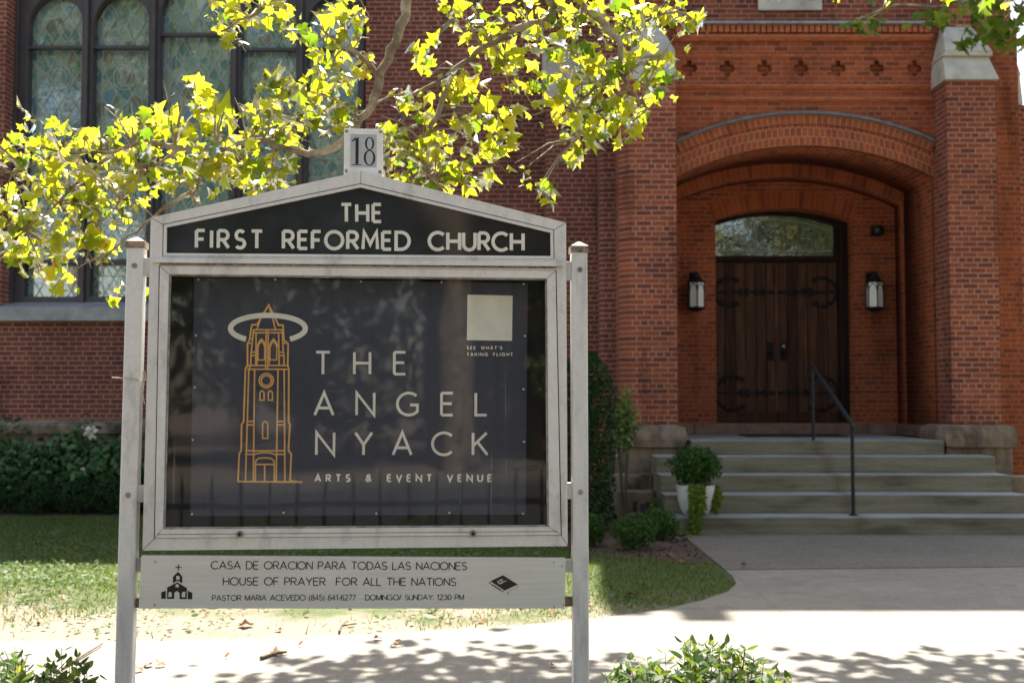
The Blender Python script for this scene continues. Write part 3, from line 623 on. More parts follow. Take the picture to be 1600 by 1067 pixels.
# stone base
for x0, x1 in ((1.22, 2.055), (5.02, 5.905)):
    m = MB(); m.box(x0, x1, 13.24, 14.16, .79, 1.072, .12); m.build('plinth', M['sandstone'], CH, smooth=False)
    m = MB(); m.box(x0 + .05, x1 - .06, 13.33, 14.15, 0, .81, .02); m.build('plinth', M['sandstone'], CH)
m = MB(); m.box(PX(953, 12.95), 1.595, 12.98, 13.34, 0, PZ(741, 12.98), .02); m.box(PX(948, 12.75), 1.592, 12.72, 12.985, 0, PZ(767, 12.72), .02); m.build('footing', M['sandstone'], CH)
m = MB(); m.box(5.445, 7.3, 12.98, 13.32, 0, PZ(745, 12.98), .02); m.box(5.44, 7.35, 12.72, 12.975, 0, PZ(772, 12.72), .02); m.build('footing', M['sandstone'], CH)
zl = .897
for bx in ((ax0 - .01, dx0 - .32, YB - .05, YB - .001), (dx1 + .14, ax1, YB - .05, YB - .001), (ax1 - .045, ax1 - .001, 14.0, YB - .052), (ax0 - .02, ax0 + .03, 14.0, YB - .052)):
    m = MB(); m.box(*bx, zl, dz0 - .005, .006); m.build('base_course', M['redstone'], CH)
m = MB(); m.box(dx0 - .315, dx1 + .135, YB - .06, YB - .002, zl, dz0 - .003, .006); m.box(dx0 + .003, dx1 - .003, YB, YD + .1, zl, dz0 - .002); m.build('threshold', M['redstone'], CH)
# --- door
lx0, lx1, lseam = dx0 + .025, PX(1310, YD), PX(1214.5, YD); lz1 = PZ(409, YD)
f = plate('door_frame', arch_hole(dx0 + .002, dx1 - .002, dz0 + .001, d_sp - .002, d_cr - .002), [[(lx0, dz0 + .004), (lx1, dz0 + .004), (lx1, lz1), (lx0, lz1)], arch_hole(lx0 + .02, lx1 - .02, PZ(401, YD), PZ(353, YD), PZ(336, YD))], YD - .07, YD + .09, M['doorframe'], CH)
m = MB(); m.box(lx0, lx1, YD - .10, YD - .071, lz1 + .004, lz1 + .05, .008); m.box(lx1 + .005, lx1 + .06, YD - .105, YD - .071, dz0 + .01, d_sp - .06, .008); q = m.build('frame_moulding', M['doorframe'], f, False); q.location = (0, 0, 0)
tr_poly = arch_hole(lx0 + .0, lx1 - .0, PZ(401, YD) - .02, PZ(353, YD), PZ(336, YD) + .02)
tp = plate('transom_pane', tr_poly, [], YD + .01, YD + .02, M['transom'], f); tp.location = (0, 0, 0)
m = MB(); yy = YD + .004; za = PZ(392, YD)
m.tube([(lx0 + .06, yy, za), (lx1 - .06, yy, za)], .007, 4); m.tube([(p[0], yy, p[1]) for p in arc_pts(lx0 + .07, lx1 - .07, PZ(362, YD), PZ(344, YD), 16)], .007, 4)
for i in range(1, 6):
    x = lx0 + (lx1 - lx0) * i / 6; m.tube([(x, yy, PZ(400, YD)), (x, yy, PZ(346, YD))], .004, 4)
q = m.build('leading', M['came'], f, False); q.location = (0, 0, 0)
def hinge(x_h, z, s, sc_):
    b = MB(); y = YD - .028
    b.box(min(x_h, x_h + s * .78), max(x_h, x_h + s * .78), y - .008, y, z - .018, z + .018)
    for sg in (-1, 1):
        pts = []
        for i in range(15):
            t = R(180) - sg * R(10) - sg * R(115) * i / 14; rr = .195 * sc_
            pts.append((x_h + s * (.21 * sc_ + rr * math.cos(t)), y - .006, z + rr * 1.02 * math.sin(t) ))
        b.tube(pts, [.021 - .007 * i / 14 for i in range(15)], 6)
        e = pts[-1]; b.disc(e[0], y - .006, e[2], .036, 8, .008)
        for q_ in (5, 9, 12):
            c_ = pts[q_]; o_ = (c_[0] - x_h - s * .21 * sc_, c_[2] - z); l_ = math.hypot(*o_)
            b.tube([(c_[0], y - .005, c_[2]), (c_[0] - o_[0] / l_ * .055 + s * .02, y - .006, c_[2] - o_[1] / l_ * .055)], [.018, .006], 5); b.tube([(c_[0], y - .005, c_[2]), (c_[0] + o_[0] / l_ * .035, y - .006, c_[2] + o_[1] / l_ * .035)], [.014, .004], 5)
        for d_, l_ in ((.34, .075), (.43, .065), (.56, .055), (.66, .05)):
            b.tube([(x_h + s * d_, y - .005, z), (x_h + s * (d_ + l_ * .4), y - .006, z + sg * l_ * .6), (x_h + s * (d_ + l_), y - .006, z + sg * l_ * .75)], [.014, .016, .006], 5)
    b.tube([(x_h + s * .78, y - .004, z), (x_h + s * .86, y - .004, z)], [.028, .004], 6)
    return b
for side in (0, 1):
    a, c = (lx0 + .004, lseam - .004) if side == 0 else (lseam + .004, lx1 - .004)
    b = MB(); b.box(a, c, YD, YD + .03, dz0 + .008, lz1 - .006)
    n = 6; wv = (c - a) / n
    for i in range(n): b.box(a + i * wv + .007, a + (i + 1) * wv - .007, YD - .024, YD - .001, dz0 + .14, lz1 - .02, .004)
    b.box(a + .003, c - .003, YD - .026, YD - .001, dz0 + .01, dz0 + .135, .004)
    if side == 0: b.box(c - .03, c + .012, YD - .04, YD - .025, dz0 + .15, lz1 - .03, .004)
    d = b.build('door', M['oak'], CH)
    for v, s_ in ((457, 1.0), (614, 1.18)):
        q = hinge(a if side == 0 else c, PZ(v, YD), 1 if side == 0 else -1, s_).build('hinge', M['iron'], d, False); q.location = (0, 0, 0)
    hx = PX(1204 if side == 0 else 1224, YD); hz = PZ(549, YD); b = MB()
    b.box(hx - .045, hx + .045, YD - .034, YD - .025, hz - .13, hz + .13, .003); b.tube([(hx, YD - .035, hz - .02), (hx, YD - .085, hz - .02)], .016, 8); b.lathe([(.004, -.03), (.026, -.02), (.03, 0), (.02, .02), (.004, .028)], (hx, YD - .095, hz - .02), 10)
    q = b.build('handle', M['iron'], d, False); q.location = (0, 0, 0)
    if side == 1: b = MB(); b.disc(hx, YD - .035, hz + .07, .024, 12, .02); q = b.build('lock', M['steel'], d, False); q.location = (0, 0, 0)

# ================================================================== STEPS, RAIL, MAT
ST_ = thing('entrance_steps', (3.77, 12.4, 0), 'flight of five mossy bluestone steps leading up to the church porch', 'steps')
SZ = [0, .183, .374, .554, .734, .897]; SYS = [11.6, 12.0, 12.4, 12.8, 13.2]
for i in range(5):
    b = MB(); x0, x1, y1 = (1.60, 5.43, 13.235) if i < 4 else (2.06, 5.015, YB - .055)
    b.box(x0 + .004 * i, x1 - .004 * i, SYS[i], y1, SZ[i] + (.0005 if i else .0), SZ[i + 1], .012); b.build('step', M['step'], ST_)
HRx = 3.512
hr = thing('handrail', (HRx, 11.78, SZ[1]), 'thin black iron handrail in the middle of the church steps', 'handrail')
z2, z1 = PZ(664, 11.78), PZ(573, 13.3)
b = MB(); b.tube([(HRx, 11.78, SZ[1]), (HRx, 11.78, z2)], .020, 8); b.build('post', M['railiron'], hr)
b = MB(); b.tube([(HRx, 13.3, SZ[5]), (HRx, 13.3, z1)], .020, 8); b.build('post', M['railiron'], hr)
b = MB(); b.tube([(HRx, 13.36, z1 + .015), (HRx, 13.3, z1 + .01), (HRx, 11.78, z2 + .01), (HRx + .0, 11.75, z2 - .02), (HRx, 11.76, z2 - .05)], .024, 8); b.build('rail', M['railiron'], hr)
b = MB(); b.lathe([(.045, 0), (.045, .01), (.022, .02)], (HRx, 11.78, SZ[1]), 10); b.build('base_plate', M['railiron'], hr)
b = MB(); b.box(2.98, 4.24, 14.35, 15.05, SZ[5], SZ[5] + .016, .004); tag(b.build('doormat', M['rubber']), 'black rubber doormat on the top step in front of the doors', 'doormat')

# ================================================================== LANTERNS AND DOME CAMERA
def lantern(u, label):
    x, y = PX(u, 15.18), 15.18; zb_, zt_ = PZ(480, 15.18), PZ(442, 15.18)
    t = thing('wall_lantern', (x, y, zb_), label, 'lantern', 'lanterns beside the church doors')
    r = .113; hx = [(x + r * math.cos(R(60 * k + 30)), y + r * math.sin(R(60 * k + 30))) for k in range(6)]
    b = MB()
    for i, (px, py) in enumerate(hx):
        b.tube([(px, py, zb_), (px, py, zt_)], .0075, 6)
        qx, qy = hx[(i + 1) % 6]; mx, my = (px + qx) / 2, (py + qy) / 2; h = zt_ - zb_
        b.tube([(px, py, zb_ + h * .62), (px * .75 + mx * .25, py * .75 + my * .25, zb_ + h * .82), (mx, my, zb_ + h * .96)], .006, 5)
        b.tube([(qx, qy, zb_ + h * .62), (qx * .75 + mx * .25, qy * .75 + my * .25, zb_ + h * .82), (mx, my, zb_ + h * .96)], .006, 5)
    b.build('cage', M['iron'], t)
    b = MB(); b.lathe([(.118, 0), (.122, .015), (.09, .035), (.055, .075), (.045, .125), (.018, .15)], (x, y, zt_), 6, R(30)); b.build('lantern_cap', M['iron'], t)
    b = MB(); b.lathe([(.06, -.055), (.11, -.03), (.128, -.012), (.128, 0)], (x, y, zb_), 6, R(30)); b.build('lantern_base', M['iron'], t)
    b = MB(); b.tube([(x, y, zt_ + .12), (x, y + .10, zt_ + .14), (x, YB - .02, zt_ + .08)], .022, 6); b.box(x - .05, x + .05, YB - .025, YB - .002, zt_ - .05, zt_ + .16, .006); b.build('bracket', M['iron'], t)
    for i in range(6):
        (ax_, ay_), (bx_, by_) = hx[i], hx[(i + 1) % 6]; k = .97
        A = (x + (ax_ - x) * k, y + (ay_ - y) * k); B = (x + (bx_ - x) * k, y + (by_ - y) * k)
        b = MB(); b.poly([(A[0], A[1], zb_ + .002), (B[0], B[1], zb_ + .002), (B[0], B[1], zt_ - .002), (A[0], A[1], zt_ - .002)]); b.build('pane', M['frost'], t)
lantern(1089, 'black gothic wall lantern with white panes left of the church doors')
lantern(1369, 'black gothic wall lantern with white panes right of the church doors')
c = P(1371, 360, 15.28); t = thing('security_camera', c, 'black dome security camera on the porch wall above the lantern', 'camera')
b = MB(); b.box(c.x - .06, c.x + .06, 15.33, YB - .002, c.z - .06, c.z + .07, .01); b.build('mount', M['black_plastic'], t)
b = MB(); b.lathe([(.01, -.085), (.05, -.075), (.078, -.04), (.085, 0), (.085, .03), (.07, .055), (.02, .07)], (c.x, c.y, c.z), 18); b.build('dome', M['black_plastic'], t, smooth=True)

# ================================================================== STROKE LETTERING
def arc(cx, cy, rx, ry, a0, a1, n=14): return [(cx + rx * math.cos(R(a0 + (a1 - a0) * i / n)), cy + ry * math.sin(R(a0 + (a1 - a0) * i / n))) for i in range(n + 1)]
def ln(*p): return list(p)
GL = {
 'A': (.80, [ln((0, 0), (.40, 1), (.80, 0)), ln((.13, .32), (.67, .32))]),
 'B': (.58, [ln((0, 0), (0, 1)), ln((0, 1), (.28, 1)) + arc(.28, .76, .24, .24, 90, -90, 10) + ln((0, .52)), ln((0, .52), (.3, .52)) + arc(.3, .26, .28, .26, 90, -90, 10) + ln((0, 0))]),
 'C': (.86, [arc(.5, .5, .5, .5, 46, 314, 24)]),
 'D': (.78, [ln((0, 0), (0, 1), (.28, 1)) + arc(.28, .5, .5, .5, 90, -90, 18)[1:] + ln((0, 0))]),
 'E': (.50, [ln((0, 0), (0, 1)), ln((0, 1), (.5, 1)), ln((0, .52), (.45, .52)), ln((0, 0), (.5, 0))]),
 'F': (.48, [ln((0, 0), (0, 1)), ln((0, 1), (.48, 1)), ln((0, .50), (.42, .50))]),
 'G': (.92, [arc(.5, .5, .5, .5, 48, 318, 24) + ln((.88, .46), (.56, .46))]),
 'H': (.70, [ln((0, 0), (0, 1)), ln((.7, 0), (.7, 1)), ln((0, .5), (.7, .5))]),
 'I': (.0, [ln((0, 0), (0, 1))]),
 'J': (.4, [ln((.4, 1), (.4, .25)) + arc(.18, .25, .22, .25, 0, -150, 8)]),
 'K': (.62, [ln((0, 0), (0, 1)), ln((.60, 1), (.02, .42)), ln((.2, .58), (.64, 0))]),
 'L': (.48, [ln((0, 1), (0, 0), (.48, 0))]),
 'M': (.86, [ln((0, 0), (.06, 1), (.43, .28), (.80, 1), (.86, 0))]),
 'N': (.76, [ln((0, 0), (0, 1), (.76, 0), (.76, 1))]),
 'O': (1.0, [arc(.5, .5, .5, .5, 90, 450, 32)]),
 'P': (.56, [ln((0, 0), (0, 1)), ln((0, 1), (.28, 1)) + arc(.28, .73, .27, .27, 90, -90, 12) + ln((0, .46))]),
 'R': (.60, [ln((0, 0), (0, 1)), ln((0, 1), (.29, 1)) + arc(.29, .735, .265, .265, 90, -90, 12) + ln((0, .47)), ln((.26, .47), (.60, 0))]),
 'S': (.54, [arc(.28, .745, .24, .255, 35, 270, 14) + arc(.27, .25, .26, .25, 88, -145, 14)]),
 'T': (.62, [ln((0, 1), (.62, 1)), ln((.31, 0), (.31, 1))]),
 'U': (.68, [ln((0, 1), (0, .34)) + arc(.34, .34, .34, .34, 180, 360, 16)[1:] + ln((.68, 1))]),
 'V': (.74, [ln((0, 1), (.37, 0), (.74, 1))]),
 'W': (1.08, [ln((0, 1), (.28, 0), (.54, .9), (.80, 0), (1.08, 1))]),
 'Y': (.72, [ln((0, 1), (.36, .46), (.72, 1)), ln((.36, .46), (.36, 0))]),
 '&': (.72, [ln((.72, .02), (.2, .62)) + arc(.33, .78, .2, .21, 205, -20, 10) + ln((.46, .62), (.14, .44)) + arc(.25, .24, .25, .24, 120, 290, 8) + ln((.46, .12), (.66, .42))]),
 '1': (.3, [ln((0, .78), (.22, 1), (.22, 0))]),
 '2': (.54, [arc(.27, .74, .25, .26, 165, -25, 10) + ln((.02, 0), (.54, 0))]),
 '3': (.54, [arc(.26, .75, .22, .25, 155, -90, 10), arc(.26, .26, .27, .26, 90, -155, 10)]),
 '4': (.58, [ln((.42, 0), (.42, 1), (0, .3), (.58, .3))]),
 '5': (.54, [ln((.48, 1), (.1, 1), (.05, .52)) + arc(.26, .32, .28, .32, 130, -150, 12)]),
 '6': (.54, [arc(.27, .31, .26, .31, 90, 450, 18), arc(.36, .42, .35, .58, 65, 190, 8)]),
 '7': (.52, [ln((0, 1), (.52, 1), (.18, 0))]),
 '8': (.54, [arc(.27, .76, .21, .24, 90, 450, 16), arc(.27, .26, .26, .26, 90, 450, 16)]),
 '0': (.56, [arc(.28, .5, .27, .5, 90, 450, 22)]),
 '(': (.2, [arc(.42, .38, .42, .68, 130, 230, 8)]), ')': (.2, [arc(-.22, .38, .42, .68, 50, -50, 8)]),
 '-': (.26, [ln((0, .36), (.26, .36))]), '/': (.3, [ln((0, -.02), (.3, 1.02))]), ':': (.0, [ln((0, 0), (0, .12)), ln((0, .6), (0, .72))]), "'": (.0, [ln((0, 1), (0, .72))]),
}
ZOFF = [0]
def ribbon(b, pts, wd, y):
    """flat constant-width stroke in the x-z plane with mitred joints"""
    ZOFF[0] += 1; y = y - (ZOFF[0] % 5) * .00012
    pts = [p for i, p in enumerate(pts) if i == 0 or math.hypot(p[0] - pts[i - 1][0], p[1] - pts[i - 1][1]) > 1e-6]
    closed = math.hypot(pts[0][0] - pts[-1][0], pts[0][1] - pts[-1][1]) < 1e-7 and len(pts) > 3
    if closed: pts = pts[:-1]
    n = len(pts); L = []; Rr = []
    for i in range(n):
        p = pts[i]; a = pts[i - 1] if (i or closed) else None; c = pts[(i + 1) % n] if (i < n - 1 or closed) else None
        def nd(q, r): d = (r[0] - q[0], r[1] - q[1]); l = math.hypot(*d) or 1e-9; return (d[0] / l, d[1] / l)
        d1 = nd(a, p) if a else None; d2 = nd(p, c) if c else None
        if d1 is None: d1 = d2
        if d2 is None: d2 = d1
        t = (d1[0] + d2[0], d1[1] + d2[1]); l = math.hypot(*t)
        if l < .15: m_ = (-d1[1], d1[0]); k = 1
        else:
            t = (t[0] / l, t[1] / l); m_ = (-t[1], t[0]); k = min(2.6, 1 / max(.2, (-d1[1] * m_[0] + d1[0] * m_[1])))
        L.append((p[0] + m_[0] * wd / 2 * k, p[1] + m_[1] * wd / 2 * k)); Rr.append((p[0] - m_[0] * wd / 2 * k, p[1] - m_[1] * wd / 2 * k))
    lv = [b.b.verts.new((x, y, z)) for x, z in L]; rv = [b.b.verts.new((x, y, z)) for x, z in Rr]
    for i in range(n if closed else n - 1):
        j = (i + 1) % n; b.b.faces.new((lv[i], rv[i], rv[j], lv[j]))
ARIAL = {'E': .60, 'S': .60, 'F': .55, 'L': .50, 'R': .66, 'P': .60, 'A': .82, 'O': .96, 'N': .68, 'D': .70, 'M': .80, 'H': .68, 'C': .84, 'T': .66, 'U': .66, 'G': .9}
GLA = dict(GL)
for k_, w_ in ARIAL.items(): GLA[k_] = (w_, [[(x * w_ / GL[k_][0], y) for x, y in st_] for st_ in GL[k_][1]])
GLA['M'] = (.80, [ln((0, 0), (0, 1)), ln((.01, 1), (.4, .02), (.79, 1)), ln((.8, 1), (.8, 0))])
GLA['N'] = (.68, [ln((0, 0), (0, 1)), ln((0, .98), (.68, .02)), ln((.68, 0), (.68, 1))])
def text_line(b, s, p0, p1, cap_px, w_px, off, y, wf=1.0, space=.55, GL=GL):
    """one line of capitals: p0/p1 = ends of the baseline as photographed, on the sign plane"""
    A = S(*p0, off); B = S(*p1, off); T = S(p0[0], p0[1] - cap_px, off); cap = math.hypot(T[0] - A[0], T[1] - A[1]); W0 = S(p0[0] + w_px, p0[1], off); wd = W0[0] - A[0]
    d = (B[0] - A[0], B[1] - A[1]); Lg = math.hypot(*d); d = (d[0] / Lg, d[1] / Lg); up = (-d[1], d[0])
    ws = [(GL[ch][0] * wf * cap if ch != ' ' else space * cap) for ch in s]; gaps = len(s) - 1
    half = wd / 2; tr = (Lg - wd - sum(ws)) / gaps; x = half
    for ch, wch in zip(s, ws):
        if ch != ' ':
            for st in GL[ch][1]:
                q = []
                for px, py in st:
                    py2 = half + py * (cap - wd); px2 = x + px * wf * cap
                    q.append((A[0] + d[0] * px2 + up[0] * py2, A[1] + d[1] * px2 + up[1] * py2))
                ribbon(b, q, wd, y)
        x += wch + tr

# ================================================================== SIGN
SG = thing('church_sign', (SC.x, SC.y, 0), 'grey framed church notice board on two posts with pointed top and house number', 'notice board', rz=SA)
def sp(b, name, m, parent=SG, **k): return b.build(name, M[m], parent, False, **k)
for s, (xa, xb) in enumerate((((-.829, -.771), (-.815, -.757)), ((.7505, .8065), (.7475, .8045)))):
    b = MB(); (q0, q1), (r0, r1) = (xa, xb); zt = 1.935
    if s == 0: q0, q1 = -.838, -.780
    b.hexa([(q0, 0, -.02), (q1, 0, -.02), (q1, .057, -.02), (q0, .057, -.02)], [(r0, 0, zt), (r1, 0, zt), (r1, .057, zt), (r0, .057, zt)])
    bmesh.ops.bevel(b.b, geom=[e for e in b.b.edges if abs(e.verts[0].co.z - e.verts[1].co.z) > 1], offset=.007, segments=3, affect='EDGES', profile=.6)
    p = sp(b, 'post', 'post')
    b = MB(); e = .004; b.box(r0 - e, r1 + e, -e, .057 + e, 1.918, 1.942, .002); xm = (r0 + r1) / 2
    b.hexa([(r0 - e, -e, 1.9422), (r1 + e, -e, 1.9422), (r1 + e, .061, 1.9422), (r0 - e, .061, 1.9422)], [(xm - .004, .024, 1.960), (xm + .004, .024, 1.960), (xm + .004, .032, 1.960), (xm - .004, .032, 1.960)])
    q = sp(b, 'post_cap', 'rusty', p)
    for z in (1.856, 1.062):
        b = MB(); t = z / zt; xq = (q0 + (r0 - q0) * t + q1 + (r1 - q1) * t) / 2
        b.disc(xq, -.0005, z, .0095, 14, .004); b.box(xq - .0015, xq + .0015, -.0062, -.0035, z - .006, z + .006); sp(b, 'bolt', 'steel', p)
for (z0, z1) in ((1.822, 1.886), (1.036, 1.094)):
    b = MB(); b.box(-.784, -.7365, .012, .048, z0, z1, .003); sp(b, 'bracket', 'post')
    b = MB(); b.box(.7295, .7525, .012, .048, z0, z1, .003); sp(b, 'bracket', 'post')
# cabinet body: outer frame pieces butt-jointed
xl0, xr0 = -.745, .730; xl1, xr1 = -.734, .727; apx = (-.006, 2.200)
outl = [(xl0, .872), (xr0, .872), (xr1, 2.025), apx, (xl1, 2.025)]
inn_low = [(-.705, .913), (.707, .910), (.690, 1.853), (-.702, 1.858)]
inn_ped = [(-.690, 1.890), (.682, 1.893), (.681, 1.997), (-.007, 2.153), (-.690, 2.000)]
plate('case_frame', outl, [inn_low, inn_ped], 0, .125, M['frame'], SG, False)
for a, b_ in (((xl0, .872), (-.708, .912)), ((xr0, .872), (.705, .910)), ((xl1, 2.025), (-.690, 1.999)), ((xr1, 2.025), (.681, 1.997)), (apx, (-.007, 2.153))):
    pass
def seams():
    b = MB()
    for a, c in (((xl0, .872), (-.705, .913)), ((xr0, .872), (.707, .910)), ((xl1, 2.025), (-.690, 2.0)), ((xr1, 2.025), (.681, 1.997)), (apx, (-.007, 2.153))): ribbon(b, [a, c], .0016, -.0004)
    ribbon(b, [inn_low[3], inn_low[0]], .003, -.0004); ribbon(b, [inn_low[1], inn_low[2]], .003, -.0004)
    i = inn_ped
    ribbon(b, [(-.691, 1.888), (-.691, 2.0015), (-.007, 2.1552), (.682, 1.9985), (.683, 1.892)], .0022, -.0004)
    return b
sp(seams(), 'joint', 'casein')
def inset(poly, d):
    n = len(poly); out = []
    for i in range(n):
        p0, p1, p2 = poly[i - 1], poly[i], poly[(i + 1) % n]
        def nrm(a, b): l = math.hypot(b[0] - a[0], b[1] - a[1]); return (-(b[1] - a[1]) / l, (b[0] - a[0]) / l)
        n1, n2 = nrm(p0, p1), nrm(p1, p2); k = d / (1 + n1[0] * n2[0] + n1[1] * n2[1]); out.append((p1[0] + (n1[0] + n2[0]) * k, p1[1] + (n1[1] + n2[1]) * k))
    return out
plate('pediment_bead', inset(inn_ped, .0012), [inset(inn_ped, .0105)], -.004, .03, M['frame'], SG, False)
ped = plate('pediment_panel', inset(inn_ped, .008), [], .008, .014, M['pedpanel'], SG, False)
b = MB(); b.prism([(-.016, 1.866), (-.016, 1.880), (-.001, 1.884), (-.001, 1.866)], -.727, .718, 'x'); sp(b, 'drip_rail', 'frame')
b = MB(); b.box(-.70, .69, -.006, -.001, 1.8595, 1.8655); sp(b, 'grime_strip', 'dirty')
gl = [(-.6775, .944), (.6635, .940), (.6580, 1.824), (-.6690, 1.828)]
dr = plate('case_door', inset(inn_low, .0025), [gl], -.005, .028, M['frame'], SG, False)
gk = inset(gl, .001); b = MB(); b.box(-.668, .657, -.0062, -.0052, 1.8285, 1.850); 
for i, (p, q) in enumerate(zip(gk, gk[1:] + gk[:1])):
    pass
b.build('dirty_top_rail', M['dirty'], dr, False) if False else b.b.free()
b = MB(); ribbon(b, [(-.704, .9145), (-.6775, .9445)], .0014, -.0055); ribbon(b, [(.706, .9115), (.6635, .9405)], .0014, -.0055); ribbon(b, [(-.70, 1.856), (-.669, 1.828)], .0014, -.0055); ribbon(b, [(.689, 1.851), (.658, 1.824)], .0014, -.0055)
ribbon(b, [(-.695, .9275), (.694, .925)], .0016, -.0055); sp(b, 'joint', 'casein', dr)
plate('gasket', inset(gl, .0005), [inset(gl, .006)], .004, .026, M['steel'], dr, False)
b = MB(); b.poly([(x, .014, z) for x, z in inset(gl, .002)]); sp(b, 'glass', 'acrylic', dr)
for u, v in ((375, 834), (739, 833)):
    x, z = S(u, v); b = MB(); b.disc(x, -.0055, z, .0125, 18, .007); k_ = sp(b, 'lock', 'steel', dr); b = MB(); b.box(x - .0015, x + .0015, -.0138, -.0127, z - .006, z + .006); b.disc(x, -.0126, z, .0065, 12, .0004); sp(b, 'keyhole', 'casein', dr)
b = MB(); b.box(-.715, .715, .118, .124, .90, 1.866); b.box(-.7005, -.697, .03, .117, .925, 1.855); b.box(.690, .6935, .03, .117, .925, 1.85); b.box(-.69, .69, .03, .117, 1.8545, 1.858); b.box(-.69, .69, .03, .117, .918, .921); sp(b, 'case_lining', 'casein')
# pediment lettering
b = MB(); text_line(b, 'THE', (531, 349), (598, 349), 32, 5.2, .006, .0065, wf=.76); sp(b, 'lettering', 'letter')
for tx, u0, u1 in (('FIRST', 304, 412), ('REFORMED', 440, 642), ('CHURCH', 668, 820)):
    b = MB(); text_line(b, tx, (u0, 389.5 + (u0 - 304) * .0087), (u1, 389.5 + (u1 - 304) * .0087), 32, 5.4, .006, .0065, wf=.82); sp(b, 'lettering', 'letter')
# number plate
b = MB(); b.box(-.0685, .0705, .026, .036, 2.180, 2.358, .002); npl = sp(b, 'number_plate', 'platewhite')
b = MB(); b.box(-.046, .0475, .0248, .0258, 2.219, 2.338); sp(b, 'number_panel', 'plategrey', npl)
for x, z in ((-.0595, 2.349), (.0615, 2.349), (-.0605, 2.205), (.0605, 2.203)): b = MB(); b.disc(x, .0258, z, .0065, 12, .004); sp(b, 'screw', 'rusty', npl)
b = MB(); yq = .0243
z0n, z1n = 2.2265, 2.3275; Hn = z1n - z0n
def pl(pts): b.poly([(x, yq - (ZOFF[0] % 4) * .0001, z) for x, z in pts]); ZOFF[0] += 1
def eight_ring(cx, cz, rx, rz, tx, tz):          # ellipse with thick sides and thin top
    n = 28; A = [(cx + rx * math.cos(2 * math.pi * i / n), cz + rz * math.sin(2 * math.pi * i / n)) for i in range(n)]; B = [(cx + (rx - tx) * math.cos(2 * math.pi * i / n), cz + (rz - tz) * math.sin(2 * math.pi * i / n)) for i in range(n)]
    for i in range(n): pl([A[i], A[(i + 1) % n], B[(i + 1) % n], B[i]])
xs = -.022
pl([(xs - .0055, z0n + .004), (xs + .0055, z0n + .004), (xs + .0055, z1n), (xs - .0055, z1n - .006)]); pl([(xs - .017, z0n), (xs + .017, z0n), (xs + .0165, z0n + .003), (xs - .0165, z0n + .003)])
pl([(xs - .005, z1n), (xs - .019, z1n - .014), (xs - .018, z1n - .018), (xs - .005, z1n - .009)])
eight_ring(.0225, z0n + Hn * .77, .0165, Hn * .235, .0068, .0032); eight_ring(.0225, z0n + Hn * .265, .0205, Hn * .28, .0075, .0036)
sp(b, 'numeral', 'ink', npl)
# lower board
def SQ(off): return [S(221, 868, off), S(883.5, 872, off), S(882.5, 950, off), S(217, 950, off)]
lp = SQ(0); b = MB(); b.hexa([(lp[3][0], -.004, lp[3][1]), (lp[2][0], -.004, lp[2][1]), (lp[2][0], .026, lp[2][1]), (lp[3][0], .026, lp[3][1])], [(lp[0][0], -.004, lp[0][1]), (lp[1][0], -.004, lp[1][1]), (lp[1][0], .026, lp[1][1]), (lp[0][0], .026, lp[0][1])])
lb = sp(b, 'lower_board', 'board', bev=.0018)
for (x0, x1) in ((-.79, -.735), (.70, .756)):
    b = MB(); b.box(x0, x1, .0265, .045, .795 if x0 < 0 else .775, .842 if x0 < 0 else .822, .003); sp(b, 'bracket', 'post'); b = MB(); b.box(x0, x1, .0265, .045, .672 if x0 < 0 else .655, .705 if x0 < 0 else .69, .003); sp(b, 'bracket', 'rusty')
LY = -.0046
for tx, a, c, cp, wd in (('CASA DE ORACION PARA TODAS LAS NACIONES', (329, 889), (730, 890.5), 13.2, 1.5), ('HOUSE OF PRAYER  FOR ALL THE NATIONS', (348, 914.3), (713, 915.2), 13.2, 1.5), ('PASTOR MARIA ACEVEDO (845) 641-6277   DOMINGO/ SUNDAY: 12:30 PM', (331, 938.3), (725, 937), 9.2, 1.1)):
    b = MB(); text_line(b, tx, a, c, cp, wd, -.0046, LY, wf=.98, space=.40, GL=GLA); sp(b, 'lettering', 'ink', lb)
b = MB()
def icon(pts, ox, oy, s): b.poly([(*(lambda q: (q[0], LY - (ZOFF[0] % 4) * .0001, q[1]))(S(ox + x / s, oy + y / s, -.0046)),) for x, y in pts]); ZOFF[0] += 1
ci = lambda pts: icon(pts, 230, 860, 10.67)
ci([(512, 228), (530, 228), (528, 330), (512, 330)]); ci([(470, 267), (572, 270), (572, 285), (470, 283)])
ci([(516, 348), (585, 430), (482, 412), (430, 432)]); ci([(430, 432), (482, 412), (482, 484), (478, 510), (430, 548)]); ci([(540, 412), (585, 430), (585, 545), (540, 515)]); ci([(482, 412), (516, 405), (545, 412), (540, 418), (482, 418)]); ci([(482, 484), (540, 484), (540, 516), (505, 500), (480, 512)])
ci([(503, 525), (662, 622), (662, 660), (530, 600), (525, 565), (500, 556), (475, 565), (470, 600), (332, 660), (332, 612)])
ci([(332, 660), (470, 600), (482, 610), (520, 610), (530, 600), (662, 660), (662, 685), (610, 682), (585, 690), (575, 715), (540, 715), (525, 685), (495, 672), (462, 688), (450, 715), (410, 715), (402, 690), (380, 680), (356, 695), (332, 690)])
ci([(332, 690), (356, 695), (350, 770), (332, 800)]); ci([(350, 770), (408, 770), (450, 800), (332, 800)]); ci([(410, 715), (450, 715), (450, 800), (408, 770)]); ci([(540, 715), (575, 715), (575, 775), (540, 803)]); ci([(575, 775), (635, 775), (657, 805), (540, 803)]); ci([(635, 700), (662, 685), (657, 805), (635, 775)])
ci([(235, 690), (312, 665), (308, 800), (232, 800)]); ci([(678, 668), (755, 702), (748, 808), (674, 808)])
bi = lambda pts: icon(pts, 740, 880, 16)
